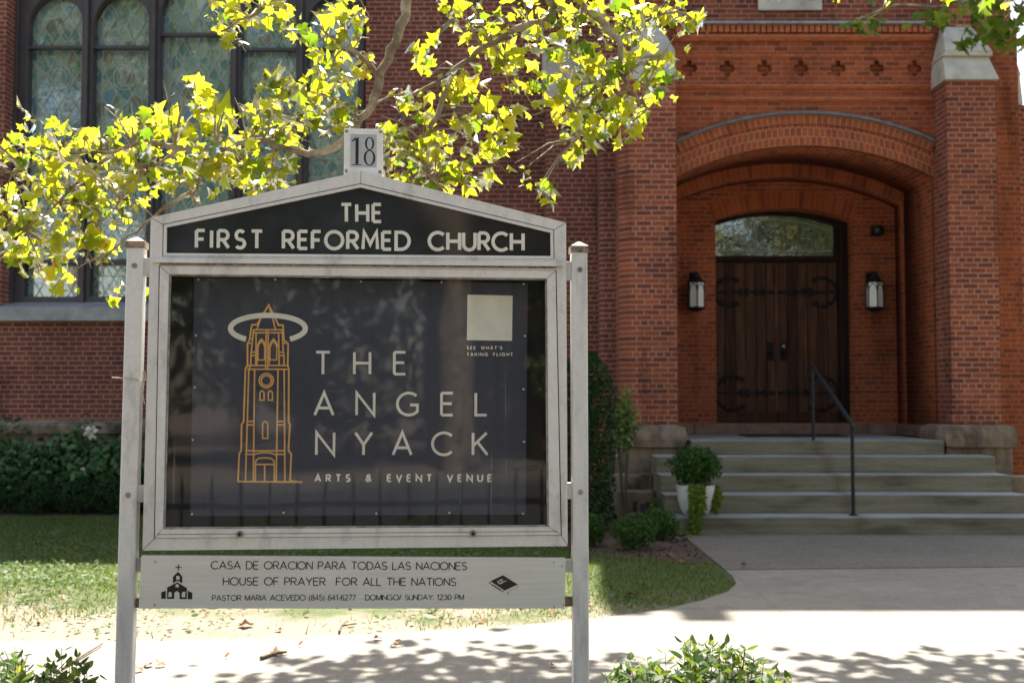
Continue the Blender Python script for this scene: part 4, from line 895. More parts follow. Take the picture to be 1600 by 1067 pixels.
bi([(735, 290), (1105, 520), (775, 675), (420, 440)]); bi([(428, 490), (690, 655), (685, 690), (440, 530)]); bi([(385, 470), (420, 450), (415, 500), (390, 505)]); bi([(700, 665), (755, 695), (745, 720), (705, 690)]); bi([(835, 690), (860, 700), (890, 770), (870, 765)])
bi([(1098, 530), (1104, 530), (1104, 600), (1098, 600)]); bi([(1098, 596), (890, 676), (890, 682), (1100, 602)])
sp(b, 'pictogram', 'ink', lb)
b = MB(); o_ = lambda x, y: S(740 + x / 16, 880 + y / 16, -.0046)
for pp in ([(590, 440), (640, 505)], [(640, 425), (690, 395)], [(690, 395), (740, 410)], [(600, 455), (720, 400)], [(650, 515), (800, 430)], [(650, 490), (740, 440)], [(800, 440), (820, 430)]): ribbon(b, [o_(*pp[0]), o_(*pp[1])], .0022, LY - .0006)
sp(b, 'lettering', 'board', lb)
for u, v in ((243, 877), (242, 944), (865, 878), (878, 884), (866, 947), (880, 944)):
    x, z = S(u, v); b = MB(); b.disc(x, LY, z, .003, 8, .001); sp(b, 'screw', 'rusty', lb)
# tie wire on the left post
tw = thing('tie_wire', (SC.x, SC.y, 0), 'loose pale tie wire looped round the left sign post', 'wire', rz=SA)
b = MB(); z = 1.463; pts = [(-.855, -.012, z + .004), (-.83, -.006, z + .003), (-.80, -.004, z + .001), (-.762, -.004, z - .004), (-.752, .01, z - .008), (-.748, -.010, z + .02), (-.744, -.012, z), (-.7495, -.010, z - .05), (-.743, -.012, z - .088)]
b.tube(pts, .0017, 6); b.tube([(-.752, .012, z - .006), (-.752, .07, z), (-.83, .07, z), (-.832, -.004, z + .003)], .0015, 6); b.tube([(-.752, -.008, z + .02), (-.744, -.012, z + .026), (-.741, -.006, z + .003)], .0018, 6); sp(b, 'wire_loop', 'copper', tw)

# ------------------------------------------------------------------ banner inside the case
BO = .075
bq = [S(303.5, 433, BO), S(824.5, 443, BO), S(821.5, 803.5, BO), S(297, 806, BO)]
BN = thing('banner', (SC.x, SC.y, 0), 'dark navy event venue banner pinned up inside the glazed notice board', 'banner', rz=SA)
b = MB(); b.hexa([(bq[3][0], BO, bq[3][1]), (bq[2][0], BO, bq[2][1]), (bq[2][0], BO + .004, bq[2][1]), (bq[3][0], BO + .004, bq[3][1])], [(bq[0][0], BO, bq[0][1]), (bq[1][0], BO, bq[1][1]), (bq[1][0], BO + .004, bq[1][1]), (bq[0][0], BO + .004, bq[0][1])]); sp(b, 'banner_sheet', 'banner', BN)
TO = BO - .001
for tx, a, c, cp, wd, wf_ in (('THE', (491.5, 586.5), (635.5, 586.5), 38.5, 4.3, .9), ('ANGEL', (489.5, 650.5), (762.5, 650.5), 39, 4.4, .92), ('NYACK', (492, 712.5), (763, 712.5), 39, 4.4, .92), ('ARTS & EVENT VENUE', (491, 753), (769, 753), 12.8, 2.7, .82), ("SEE WHAT'S", (729, 546.2), (785, 546.2), 5.6, 1.25, .85), ('TAKING FLIGHT', (729, 556.4), (801.5, 556.4), 5.6, 1.25, .85)):
    b = MB(); text_line(b, tx, a, c, cp, wd, TO, TO, wf=wf_, space=.6); sp(b, 'lettering', 'banner_letter', BN)
b = MB(); q = [S(u, v, TO) for u, v in ((730.5, 460.5), (801, 462), (800, 532.5), (729.5, 531.5))]; b.poly([(x, TO, z) for x, z in q]); sp(b, 'blank_square', 'banner_letter', BN)
b = MB()
for u, v in ((310, 437), (430, 437), (564, 440), (690, 441), (818, 444), (306, 524), (304, 605), (301, 687), (300, 803), (443, 801), (588, 802), (702, 801), (817, 802), (820, 525), (818, 608), (819, 690)):
    x, z = S(u, v, TO); b = MB(); b.disc(x, TO, z, .0042, 10, .003); sp(b, 'pin', 'grommet', BN)
# line drawing of the tower with a halo
b = MB()
def st(*pts, w=2.3): ribbon(b, [S(340 + x / 3.442, 460 + y / 3.442, TO) for x, y in pts], w / 444 * 1.02, TO)
st((110, 1005), (116, 858), (127, 838), (129, 700), (140, 683), (150, 400), (161, 380), (161, 265), (173, 240), (181, 180), (186, 163), (212, 163), (275, 57), (328, 165), (352, 165), (357, 245), (380, 265), (377, 380), (383, 400), (382, 685), (389, 700), (381, 838), (396, 858), (390, 1003), w=2.7)
st((275, 60), (312, 186), w=2); st((240, 112), (212, 185), w=2)
st((110, 1005), (455, 1008), w=2.6); st((390, 1000), (455, 1008), w=2)
for y in (190, 206): st((192, y), (348, y))
for y in (382, 402): st((160, y), (376, y))
for y in (682, 701): st((156, y), (198, y)); st((320, y), (362, y))
st((150, 840), (362, 840)); st((148, 859), (194, 859)); st((316, 859), (362, 859))
for a, c in (((194, 190), (180, 320)), ((207, 206), (205, 382)), ((347, 190), (354, 320)), ((328, 206), (331, 382)), ((262, 192), (258, 400)), ((273, 192), (269, 400)), ((199, 402), (192, 1003)), ((325, 402), (315, 1003)), ((168, 402), (150, 1003)), ((358, 402), (362, 1003)), ((172, 382), (172, 402)), ((357, 320), (357, 382)), ((180, 320), (178, 382))): st(a, c)
for y in (310, 328): st((180, y), (205, y)); st((330, y), (357, y))
st((172, 240), (186, 240)); st((165, 262), (182, 262)); st((350, 262), (378, 262))
for dxx in (0, 65):
    st((212 + dxx, 382), (211 + dxx, 285), (221 + dxx, 258), (236 + dxx, 240), (252 + dxx, 258), (261 + dxx, 285)); st((217 + dxx, 352), (217 + dxx, 285), (225 + dxx, 264), (236 + dxx, 252), (247 + dxx, 264), (254 + dxx, 285), (252 + dxx, 352), (217 + dxx, 352), w=2.0)
for r_ in (38, 27): ribbon(b, [S(340 + (262 + r_ * math.cos(2 * math.pi * i / 28)) / 3.442, 460 + (463 + r_ * math.sin(2 * math.pi * i / 28)) / 3.442, TO) for i in range(29)], .0052, TO)
for x0, x1, yt, yb in ((228, 250, 517, 568), (273, 295, 517, 568), (242, 270, 683, 773)):
    xm = (x0 + x1) / 2; st((x0, yb), (x0, yt + 14), (x0 + 4, yt + 4), (xm, yt), (x1 - 4, yt + 4), (x1, yt + 14), (x1, yb), (x0, yb), w=2.1)
st(*[(254 + 62 * math.cos(R(180 - a)), 868 - 18 * math.sin(R(a))) for a in range(0, 181, 15)])
st((203, 1003), (203, 905), (208, 890), (222, 880), (254, 878), (286, 880), (300, 890), (305, 905), (305, 1003)); st((205, 913), (303, 913)); st((253, 913), (253, 1003))
sp(b, 'tower_drawing', 'gold', BN)
b = MB(); hp = []
for i in range(61):
    a = R(-122 + (302 + 122 - 58 + 58 - 60) * i / 60)
for i in range(61):
    a = R(-54 + 288 * i / 60); hp.append(S(418.7 + 58.5 * math.cos(a), 513.2 - 20.5 * math.sin(a), TO))
ribbon(b, hp, 8.2 / 444, TO - .0002); sp(b, 'halo', 'banner_letter', BN)

# ================================================================== PLANTS BY THE CHURCH
def ball_leaves(c, rx, ry, rz, n, size, outline=LEAF_OVAL, shell=.55, up=.5, zmin=None, lump=.18):
    d = np.random.normal(size=(n, 3)); d /= np.linalg.norm(d, axis=1)[:, None]
    ph = np.random.uniform(0, 6.28, 6); w_ = 1 + lump * (np.sin(d[:, 0] * 4 + ph[0]) * np.sin(d[:, 2] * 5 + ph[1]) + .6 * np.sin(d[:, 1] * 7 + ph[2]) * np.sin(d[:, 0] * 8 + ph[3]))
    r = (shell + (1 - shell) * np.random.rand(n) ** .6) * w_
    p = np.array(c) + d * r[:, None] * np.array([rx, ry, rz])
    nr = d + np.random.normal(scale=.55, size=(n, 3)); nr[:, 2] += up
    if zmin is not None: p[:, 2] = np.maximum(p[:, 2], zmin + .01 + .04 * np.random.rand(n))
    return p, nr, np.random.uniform(.7, 1.25, n) * size
def stems(b, c, base, n, r, spread):
    for i in range(n):
        a = random.uniform(0, 6.28); q = (c[0] + spread * math.cos(a), c[1] + spread * math.sin(a), c[2] + random.uniform(-.3, .5) * spread)
        b.tube([base, ((base[0] * .5 + q[0] * .5), (base[1] * .5 + q[1] * .5), base[2] * .35 + q[2] * .65), q], [r, r * .7, r * .3], 5)
def shrub(name, u, v0, v1, Y, wpx, n, size, mkey, label, cat, group=None, outline=LEAF_OVAL, lump=.2, ry=None, zb_=0.0, shell=.5):
    x = PX(u, Y); z1, rx = PZ(v0, Y), wpx / 2 / F * Y; h = z1 - zb_
    t = thing(name, (x, Y, 0), label, cat, group)
    p, nr, sz = ball_leaves((x, Y, zb_ + h * .53), rx, ry or rx, h * .50, n, size, outline, shell, .5, zb_, lump)
    obj('foliage', leaves_mesh('foliage', p, nr, sz, outline), M[mkey], t)
    b = MB(); stems(b, (x, Y, zb_ + h * .6), (x, Y, -.01), 7, .012, rx * .6); b.build('stem', M['stem'], t)
    return t
for i, (u, v0, Y, wp, lab) in enumerate(((8, 672, 14.1, 110, 'dark leafy rose bush cut off by the left edge of the photo'), (72, 690, 14.15, 100, 'dark leafy rose bush second from the left below the brick wall'), (122, 664, 14.2, 110, 'tallest dark rose bush with two white blooms under the long window sill'), (186, 676, 14.1, 105, 'dark leafy rose bush just left of the left sign post'), (262, 690, 14.1, 90, 'dark rose bush behind the left part of the notice board'))):
    t = shrub('rose_bush', u, v0, 800, Y, wp, 900, .10, 'shrub_leaf', lab, 'bush', 'rose bushes below the church window', lump=.3, shell=.35)
    if i == 2:
        for (uu, vv, r_) in ((140, 674, .085), (131, 736, .045)):
            c = P(uu, vv, Y - .42); pp = rand_dirs(30) * r_ * .42 + np.array(c); obj('flower', leaves_mesh('flower', pp, rand_dirs(30), np.full(30, r_ * .8), LEAF_OVAL), M['petal'], t)
for i, (u, v0, Y, wp, lab) in enumerate(((5, 742, 13.75, 75, 'low dark box shrub at the far left in front of the roses'), (62, 748, 13.7, 80, 'low dark box shrub second from the far left at the lawn edge'), (124, 748, 13.7, 75, 'low dark box shrub third from the far left at the lawn edge'), (182, 745, 13.7, 75, 'low dark box shrub beside the left sign post at the lawn edge'), (246, 750, 13.7, 70, 'low dark box shrub behind the notice board edge'))):
    shrub('box_shrub', u, v0, 800, Y, wp, 1300, .04, 'yew_leaf', lab, 'shrub', 'box shrubs along the lawn', lump=.15)
# columnar evergreen
def column():
    Y = 12.0; x = PX(914, Y); zt = PZ(548, Y); r = .33; t = thing('columnar_evergreen', (x, Y, 0), 'tall narrow dark evergreen standing behind the right sign post', 'evergreen')
    n = 6500; a = np.random.uniform(0, 6.283, n); zz = np.random.uniform(.04, 1, n)
    rr = r * np.clip(np.minimum(1.0, (1.06 - zz) * 5), 0, 1) * (1 + .12 * np.sin(a * 3 + zz * 14) * np.sin(zz * 23)) * (.72 + .28 * np.random.rand(n))
    p = np.stack([x + rr * np.cos(a), Y + rr * np.sin(a), zz * zt], 1); nr = np.stack([np.cos(a), np.sin(a), np.full(n, .4)], 1) + np.random.normal(scale=.5, size=(n, 3))
    obj('foliage', leaves_mesh('foliage', p, nr, np.random.uniform(.03, .055, n), LEAF_OVAL), M['yew_leaf'], t)
    b = MB(); b.tube([(x, Y, -.02), (x + .02, Y, zt * .5), (x, Y, zt * .93)], [.045, .03, .01], 7); b.build('trunk', M['stem'], t)
column()
shrub('green_bush', 974, 610, 700, 12.6, 52, 620, .06, 'light_leaf', 'small bright green bush beside the tall evergreen at the porch pillar', 'bush', lump=.35, zb_=.72, shell=.2)
shrub('boxwood', 990, 803, 872, 10.45, 78, 1500, .034, 'box_leaf', 'round clipped boxwood nearest the walkway edge below the steps', 'boxwood', 'clipped boxwoods beside the steps', lump=.12)
shrub('boxwood', 1031, 794, 850, 11.2, 62, 1200, .034, 'box_leaf', 'round clipped boxwood tucked behind its neighbour beside the planter', 'boxwood', 'clipped boxwoods beside the steps', lump=.12)
shrub('boxwood', 922, 802, 855, 10.7, 48, 1000, .034, 'box_leaf', 'clipped boxwood half hidden by the right sign post', 'boxwood', 'clipped boxwoods beside the steps', lump=.12)
shrub('low_green_plant', 1022, 776, 800, 12.35, 34, 160, .05, 'light_leaf', 'small pale leafy plant against the stone footing beside the steps', 'plant', lump=.3)
c = Vector((PX(1001, 11.95), 11.95, 0)); t = thing('garden_spotlight', c, 'small black garden spotlight in the mulch beside the steps', 'spotlight')
b = MB(); b.lathe([(.075, .17), (.085, .18), (.085, .30), (.07, .315)], c, 14); b.build('lamp_head', M['black_plastic'], t)
b = MB(); b.lathe([(.07, 0), (.07, .03), (.02, .05), (.02, .17)], c, 12); b.build('base', M['black_plastic'], t)
# planter on the first step
py_ = 11.80; pc = Vector((PX(1086, py_), py_, SZ[1]))
zt = PZ(757, py_); hp_ = zt - SZ[1]
b = MB(); prof = [(.095, 0), (.118, .012), (.145, hp_ * .13), (.168, hp_ * .32), (.186, hp_ * .55), (.196, hp_ * .8), (.20, hp_), (.182, hp_), (.175, hp_ - .04), (.01, hp_ - .045)]
b.lathe(prof, pc, 32); tag(b.build('flower_pot', M['planter'], smooth=True), 'white round flower pot standing on the lowest church step', 'flower pot')
t = thing('potted_boxwood', (pc.x, pc.y, zt - .045), 'round dark green boxwood growing in the white flower pot', 'boxwood')
p, nr, sz = ball_leaves((pc.x, pc.y, zt + .20), .28, .27, .21, 2600, .04, LEAF_OVAL, .45, .7, zt - .02, .12); obj('foliage', leaves_mesh('foliage', p, nr, sz, LEAF_OVAL), M['box_leaf'], t)
b = MB(); stems(b, (pc.x, pc.y, zt + .18), (pc.x, pc.y, zt - .05), 9, .01, .16); b.build('stem', M['stem'], t)
t = thing('trailing_plant', (pc.x, pc.y, zt), 'yellow green creeping plant trailing down the white flower pot', 'trailing plant')
pos, nn = [], []
def trail(x0, x1, ztop, zbot, yf, n, spread=.03):
    for i in range(n):
        k = random.random(); zz = ztop + (zbot - ztop) * k; x = random.uniform(x0, x1) + (zz - ztop) * .03
        pos.append((x + random.gauss(0, .008), yf - .03 * math.sin(k * 3) + random.gauss(0, spread * .5), zz)); nn.append((random.gauss(0, .5), -1, random.gauss(.3, .5)))
trail(pc.x - .10, pc.x + .06, zt + .01, SZ[1] + .02, py_ - .215, 420); trail(pc.x - .09, pc.x + .01, SZ[1] + .03, .03, 11.57, 260, .02)
for i in range(60): pos.append((pc.x - .12 + random.gauss(-.04, .06), 11.55 + random.gauss(0, .03), .02 + random.random() * .03)); nn.append((0, -.4, 1))
trail(pc.x + .15, pc.x + .24, zt + .0, SZ[1] + .03, py_ - .06, 200)
obj('foliage', leaves_mesh('foliage', np.array(pos), np.array(nn), np.random.uniform(.03, .05, len(pos)), LEAF_OVAL), M['lime_leaf'], t)
b = MB()
for i in range(9): x = pc.x - .10 + .16 * i / 8; b.tube([(x, py_ - .15, zt - .01), (x, py_ - .205, zt), (x - .005, py_ - .21, SZ[1] + .03)], .003, 4)
b.build('stem', M['stem'], t)

# ================================================================== LAWN
def lawn():
    n = 120000; y = np.random.uniform(6.5, 13.4, n); x = np.random.uniform(-9, 1.68, n)
    ex = np.array([e[0] for e in edge]); ey = np.array([e[1] for e in edge]); m_ = y > np.interp(x, ex[:-1], ey[:-1]) + .03
    keep_bed = ~((x > -.1) & (y > 11.0 - (x + .1) * .75)); m_ &= keep_bed
    patch = np.sin(x * 1.7 + 1.3 * np.sin(y * 1.1)) * .5 + np.sin(y * 2.3 + x * .9) * .35 + np.sin(x * 4.1 - y * 3.3) * .3
    dens = np.clip((y - 7.35) * .75 + patch * .55, .04, 1); dens = np.where((x > -.6) & (y < 9.6), np.clip(dens + .25, 0, 1), dens); m_ &= np.random.rand(n) < dens
    x, y = x[m_], y[m_]; n = len(x); print('grass', n)
    h = np.random.uniform(.015, .048, n); wv = np.random.uniform(.0025, .0055, n); a = np.random.uniform(0, 6.283, n); ln_ = np.random.normal(scale=.024, size=(n, 2))
    V = np.zeros((n, 3, 3)); V[:, 0, 0] = x - wv * np.cos(a); V[:, 0, 1] = y - wv * np.sin(a); V[:, 1, 0] = x + wv * np.cos(a); V[:, 1, 1] = y + wv * np.sin(a)
    V[:, 2, 0] = x + ln_[:, 0]; V[:, 2, 1] = y + ln_[:, 1]; V[:, 2, 2] = h
    o = obj('grass', np_mesh('grass', V.reshape(-1, 3), np.full(n, 3), np.arange(n * 3)), M['grass']); tag(o, 'patchy green lawn grass between path and church', None, None, 'stuff')
    pos = []
    for i in range(150):
        cx_, cy_ = random.uniform(-6, .3), random.uniform(6.95, 11.5)
        if cx_ > -.3 and cy_ < 7.5: continue
        r = random.uniform(.06, .22)
        for k in range(int(r * 150)): pos.append((cx_ + random.gauss(0, r), cy_ + random.gauss(0, r), random.uniform(.012, .04)))
    pos = np.array(pos); yk = np.interp(pos[:, 0], ex[:-1], ey[:-1]) + .05; pos = pos[pos[:, 1] > yk]
    nr = rand_dirs(len(pos), 2.2, .6); o = obj('clover', leaves_mesh('clover', pos, nr, np.random.uniform(.025, .06, len(pos)), LEAF_OVAL), M['clover']); tag(o, 'low clover and weeds in the lawn', None, None, 'stuff')
lawn()
def mulch_bits():
    n = 2600; y = np.random.uniform(9.8, 13.4, n); x = np.random.uniform(-.2, 1.7, n); m_ = y > 10.9 - (x + .1) * .72; x, y = x[m_], y[m_]
    p = np.stack([x, y, np.random.uniform(.012, .03, len(x))], 1); o = obj('bark_chips', leaves_mesh('bark_chips', p, rand_dirs(len(x), 2, .7), np.random.uniform(.02, .06, len(x)), LEAF_DIA), M['mulch']); tag(o, 'brown bark chips in the bed', None, None, 'stuff')
mulch_bits()
# fallen leaves, each a thing of its own
dl = []
for i in range(4):
    me = leaves_mesh('fallen_leaf', [(0, 0, .012)], [(random.gauss(0, .35), random.gauss(0, .35), 1)], [1.0], LEAF_PLANE, .3, .3); me.materials.append(M['dead_leaf'])
    zmin = min(v.co.z for v in me.vertices)
    for v in me.vertices: v.co.z -= zmin
    dl.append(me)
def drop(u, v, s, lab, g, z0=.012):
    c = G(u, v, z0); o = bpy.data.objects.new('fallen_leaf', random.choice(dl)); COL.objects.link(o); o.location = c; o.scale = (s, s, s); o.rotation_euler = (0, 0, random.uniform(0, 6.28)); tag(o, lab, 'leaf', g)
for u, v in ((432, 1022), (590, 998), (615, 1008), (621, 1004), (232, 1040), (252, 1040), (355, 1027), (865, 1040), (470, 1008), (28, 1017), (216, 1048)):
    drop(u, v, random.uniform(.03, .06), 'dry brown leaf lying on the pale sunlit path', 'dry leaves on the path')
for u, v in ((384, 978), (744, 968), (752, 972), (298, 986), (442, 972), (435, 985), (540, 974), (860, 960), (872, 955), (210, 990), (150, 985), (60, 975), (98, 935), (92, 925), (640, 968), (700, 972), (480, 962), (320, 962), (265, 992), (920, 952)):
    drop(u, v, random.uniform(.028, .055) if u != 384 else .085, 'dry brown leaf lying on the bare lawn edge', 'dry leaves on the lawn edge', .006)
for u, v in ((1078, 838), (1060, 846), (1050, 872), (1066, 878), (1044, 889), (985, 930), (1162, 886), (960, 858), (1000, 868)):
    drop(u, v, random.uniform(.04, .075), 'dry leaf lying in the shade by the walkway', 'dry leaves in the shade', .014)
def twig(pts, r, lab):
    b = MB(); q = [G(u, v, .02) for u, v in pts]; c = q[0].copy(); b.tube([(p.x, p.y, .012 + random.random() * .01) for p in q], [r, r * .8, r * .5][:len(q)], 5); tag(b.build('twig', M['stem']), lab, 'twig', 'fallen twigs')
twig([(408, 1027), (425, 1021), (448, 1018)], .012, 'short brown twig lying on the pale path right of the left post')
twig([(98, 1042), (122, 1028), (160, 1005)], .009, 'long thin twig leading from the path onto the lawn edge')
twig([(530, 985), (533, 976), (556, 972)], .008, 'forked twig on the bare lawn edge under the notice board')

# ================================================================== FRONT SHRUBS (between camera and path)
def privet(name, u0, u1, vtop, Y, nst, label, g):
    x0, x1 = PX(u0, Y), PX(u1, Y); t = thing(name, ((x0 + x1) / 2, Y, 0), label, 'shrub', g); b = MB(); pos, nn, tp, sz = [], [], [], []
    for i in range(nst):
        k = random.random(); u = u0 + (u1 - u0) * k; yy = Y + random.uniform(-.22, .22); x = PX(u, yy)
        dome = 1 - (2 * k - 1) ** 2; zt_ = PZ(vtop + (1 - dome) * 45 + abs(random.gauss(0, 42)), yy)
        bx = (x0 + x1) / 2 + (x - (x0 + x1) / 2) * .4
        L = [(bx, yy, 0), (bx * .4 + x * .6, yy + .02, zt_ * .5), (x, yy, zt_)]; b.tube([L[0], L[1], L[1].lerp(L[2], .97) if hasattr(L[1], 'lerp') else tuple(p + (q - p) * .96 for p, q in zip(L[1], L[2]))], [.005, .003, .001], 4)
        nl = int(zt_ * .7 / .024); a0 = random.uniform(0, 3.14)
        for j in range(nl):
            f = .3 + .7 * j / nl; q = max(0, (f - .5) * 2); z = zt_ * f; xx = (bx * .4 + x * .6) + (x - (bx * .4 + x * .6)) * q; k_ = min(1, (1 - f) * 4 + .58)
            for sd in (0, 3.1416):
                a = a0 + j * 1.57 + sd + random.gauss(0, .3); ca, sa = math.cos(a), math.sin(a); l_ = random.uniform(.034, .052) * k_
                pos.append((xx + l_ * .42 * ca, yy + l_ * .42 * sa, z + l_ * .25)); nn.append((-.55 * ca + random.gauss(0, .25), -.55 * sa + random.gauss(0, .25), .8)); tp.append((ca, sa, .55)); sz.append(l_)
            if f < .9 and random.random() < .22:                          # side shoot
                a = random.uniform(0, 6.28); e = (xx + .06 * math.cos(a), yy + .06 * math.sin(a), z + .07); b.tube([(xx, yy, z), e], [.0025, .001], 4)
                for m_ in range(5):
                    g_ = .3 + .18 * m_; a2 = a + (-1) ** m_ * 1.2; pos.append((xx + .06 * g_ * math.cos(a) + .012 * math.cos(a2), yy + .06 * g_ * math.sin(a) + .012 * math.sin(a2), z + .07 * g_)); nn.append((random.gauss(0, .4), random.gauss(0, .4), 1)); tp.append((math.cos(a2), math.sin(a2), .4)); sz.append(random.uniform(.028, .042))
    obj('foliage', leaves_mesh('foliage', np.array(pos), np.array(nn), np.array(sz), LEAF_OVAL, .3, .3, np.array(tp)), M['hedge_leaf'], t); b.build('stem', M['stem'], t)
privet('privet_shrub', 938, 1242, 990, 3.35, 52, 'leafy green privet shrub in front of the path at right', 'privet shrubs in front of the path')
privet('privet_shrub', -10, 66, 1006, 3.3, 20, 'sunlit privet shrub at the bottom left corner of the photo', 'privet shrubs in front of the path')
privet('privet_shrub', 56, 160, 1003, 3.4, 22, 'sunlit privet shrub just left of the left sign post', 'privet shrubs in front of the path')

# ================================================================== PLANE TREE OVER THE SIGN
PT_ = thing('plane_tree', (4.3, 4.7, 0), 'plane tree with peeling bark and backlit yellow green leaves over the notice board', 'tree')
def curve(pts, n=5):
    out = []; pts = [Vector(p) for p in pts]
    for i in range(len(pts) - 1):
        p0, p1, p2, p3 = pts[max(i - 1, 0)], pts[i], pts[i + 1], pts[min(i + 2, len(pts) - 1)]
        for k in range(n):
            t = k / n; out.append(.5 * ((2 * p1) + (-p0 + p2) * t + (2 * p0 - 5 * p1 + 4 * p2 - p3) * t * t + (-p0 + 3 * p1 - 3 * p2 + p3) * t ** 3))
    out.append(pts[-1]); return out
fork = Vector((4.25, 4.75, 3.6))
b = MB(); b.tube(curve([(4.3, 4.7, -.05), (4.32, 4.7, .6), (4.27, 4.72, 2.0), fork, (4.1, 5.0, 5.2), (4.2, 5.3, 7.0)]), [.24, .22, .2, .19, .185, .18, .18, .175, .17, .17, .165, .16, .16, .15, .15, .14, .13, .12, .11, .10, .09, .08, .07, .06, .05, .04][:26], 12); b.build('trunk', M['bark'], PT_, smooth=True)
BR = []
def limb(pts, r0, r1, n=5, wob=.005, thin=1.0):
    c = curve(pts, n); c = [p + Vector((random.gauss(0, wob), random.gauss(0, wob), random.gauss(0, wob))) if 0 < i < len(c) - 1 else p for i, p in enumerate(c)]
    rs = [(r0 + (r1 - r0) * i / (len(c) - 1)) * (1 if i < 10 else thin) * random.uniform(.92, 1.08) for i in range(len(c))]
    b = MB(); b.tube(c, rs, 9); b.build('branch', M['bark'], PT_, smooth=True); BR.extend(c); return c
def pp(*l): return [P(u, v, Y) for u, v, Y in l]
limb([fork, (3.2, 5.0, 4.6), (1.2, 5.2, 4.35)] + pp((665, -120, 5.15), (640, -30, 5.1), (628, 40, 5.1), (600, 108, 5.1), (578, 165, 5.05), (540, 215, 5.0), (497, 242, 4.95), (450, 233, 4.95), (400, 221, 5.0), (335, 237, 5.05), (285, 232, 5.1), (240, 262, 5.15), (200, 300, 5.2), (150, 355, 5.2)), .050, .006, thin=.62)
limb([fork, (3.0, 5.4, 4.3), (1.4, 5.6, 3.9)] + pp((893, -40, 5.5), (862, 22, 5.45), (805, 48, 5.4), (745, 82, 5.4), (700, 118, 5.35)), .045, .014, thin=.7)
limb(pp((704, 116, 5.35), (655, 145, 5.3), (612, 150, 5.3), (560, 175, 5.25)), .012, .004, 4)
limb(pp((706, 114, 5.35), (682, 180, 5.35), (655, 235, 5.3), (672, 275, 5.3), (700, 300, 5.25)), .016, .005, 4)
limb([(1.4, 5.6, 3.9)] + pp((922, -30, 5.5), (945, 42, 5.5), (968, 66, 5.5), (968, 110, 5.5), (985, 140, 5.5), (1012, 170, 5.5)), .026, .005, 5)
limb(pp((966, 66, 5.5), (1000, 40, 5.55), (1050, 20, 5.6), (1085, 28, 5.6)), .012, .004, 4)
limb(pp((966, 105, 5.5), (925, 140, 5.45), (900, 175, 5.4), (905, 215, 5.4)), .012, .004, 4)
limb(pp((335, 236, 5.05), (315, 262, 5.05), (305, 300, 5.1), (303, 322, 5.1)), .012, .004, 4, .006)
limb(pp((285, 232, 5.1), (230, 222, 5.15), (180, 235, 5.2), (100, 240, 5.3), (20, 270, 5.4)), .014, .004, 4)
limb(pp((240, 262, 5.15), (170, 250, 5.2), (110, 300, 5.3), (40, 360, 5.35)), .013, .004, 4)
limb(pp((594, 118, 5.1), (560, 85, 5.05), (520, 60, 5.0), (500, 40, 5.0)), .013, .004, 4)
limb(pp((655, -70, 5.15), (560, -60, 5.1), (470, -20, 5.1), (400, 20, 5.1), (345, 50, 5.1)), .02, .004, 5)
limb(pp((300, 300, 5.15), (235, 340, 5.2), (190, 380, 5.2), (120, 420, 5.25)), .009, .003, 4)
BRA = np.array([tuple(p) for p in BR])
lp_, ln_, ls_ = [], [], []
tw_b = MB()
def cluster(u, v, ru, rv, n, Y, s=.070, sub=True):
    n = int(n * 1.5); c = P(u, v, Y + .10); rx, rz = ru / F * Y, rv / F * Y
    bp = BRA[np.argmin(((BRA - np.array(c)) ** 2).sum(1))]; ntw = max(2, n // 6)
    for k in range(ntw):
        e = Vector((c.x + random.gauss(0, .55) * rx, c.y + random.gauss(0, .22), c.z + random.gauss(0, .55) * rz)); b0 = Vector(bp); md = b0.lerp(e, .5) + Vector((0, 0, .03))
        tw_b.tube([b0, md, e], [.0055, .004, .0018], 4, False)
    for i in range(n):
        while True:
            x, z = random.uniform(-1, 1), random.uniform(-1, 1)
            if random.random() < 1.15 - .8 * (x * x + z * z): break
        p = (c.x + x * rx, c.y + random.gauss(0, .13), c.z + z * rz); lp_.append(p)
        ln_.append((random.gauss(0, .5), .42 + random.gauss(0, .5), random.gauss(.62, .35))); ls_.append(s * random.choice((.45, .6, .8, 1, 1.25)))
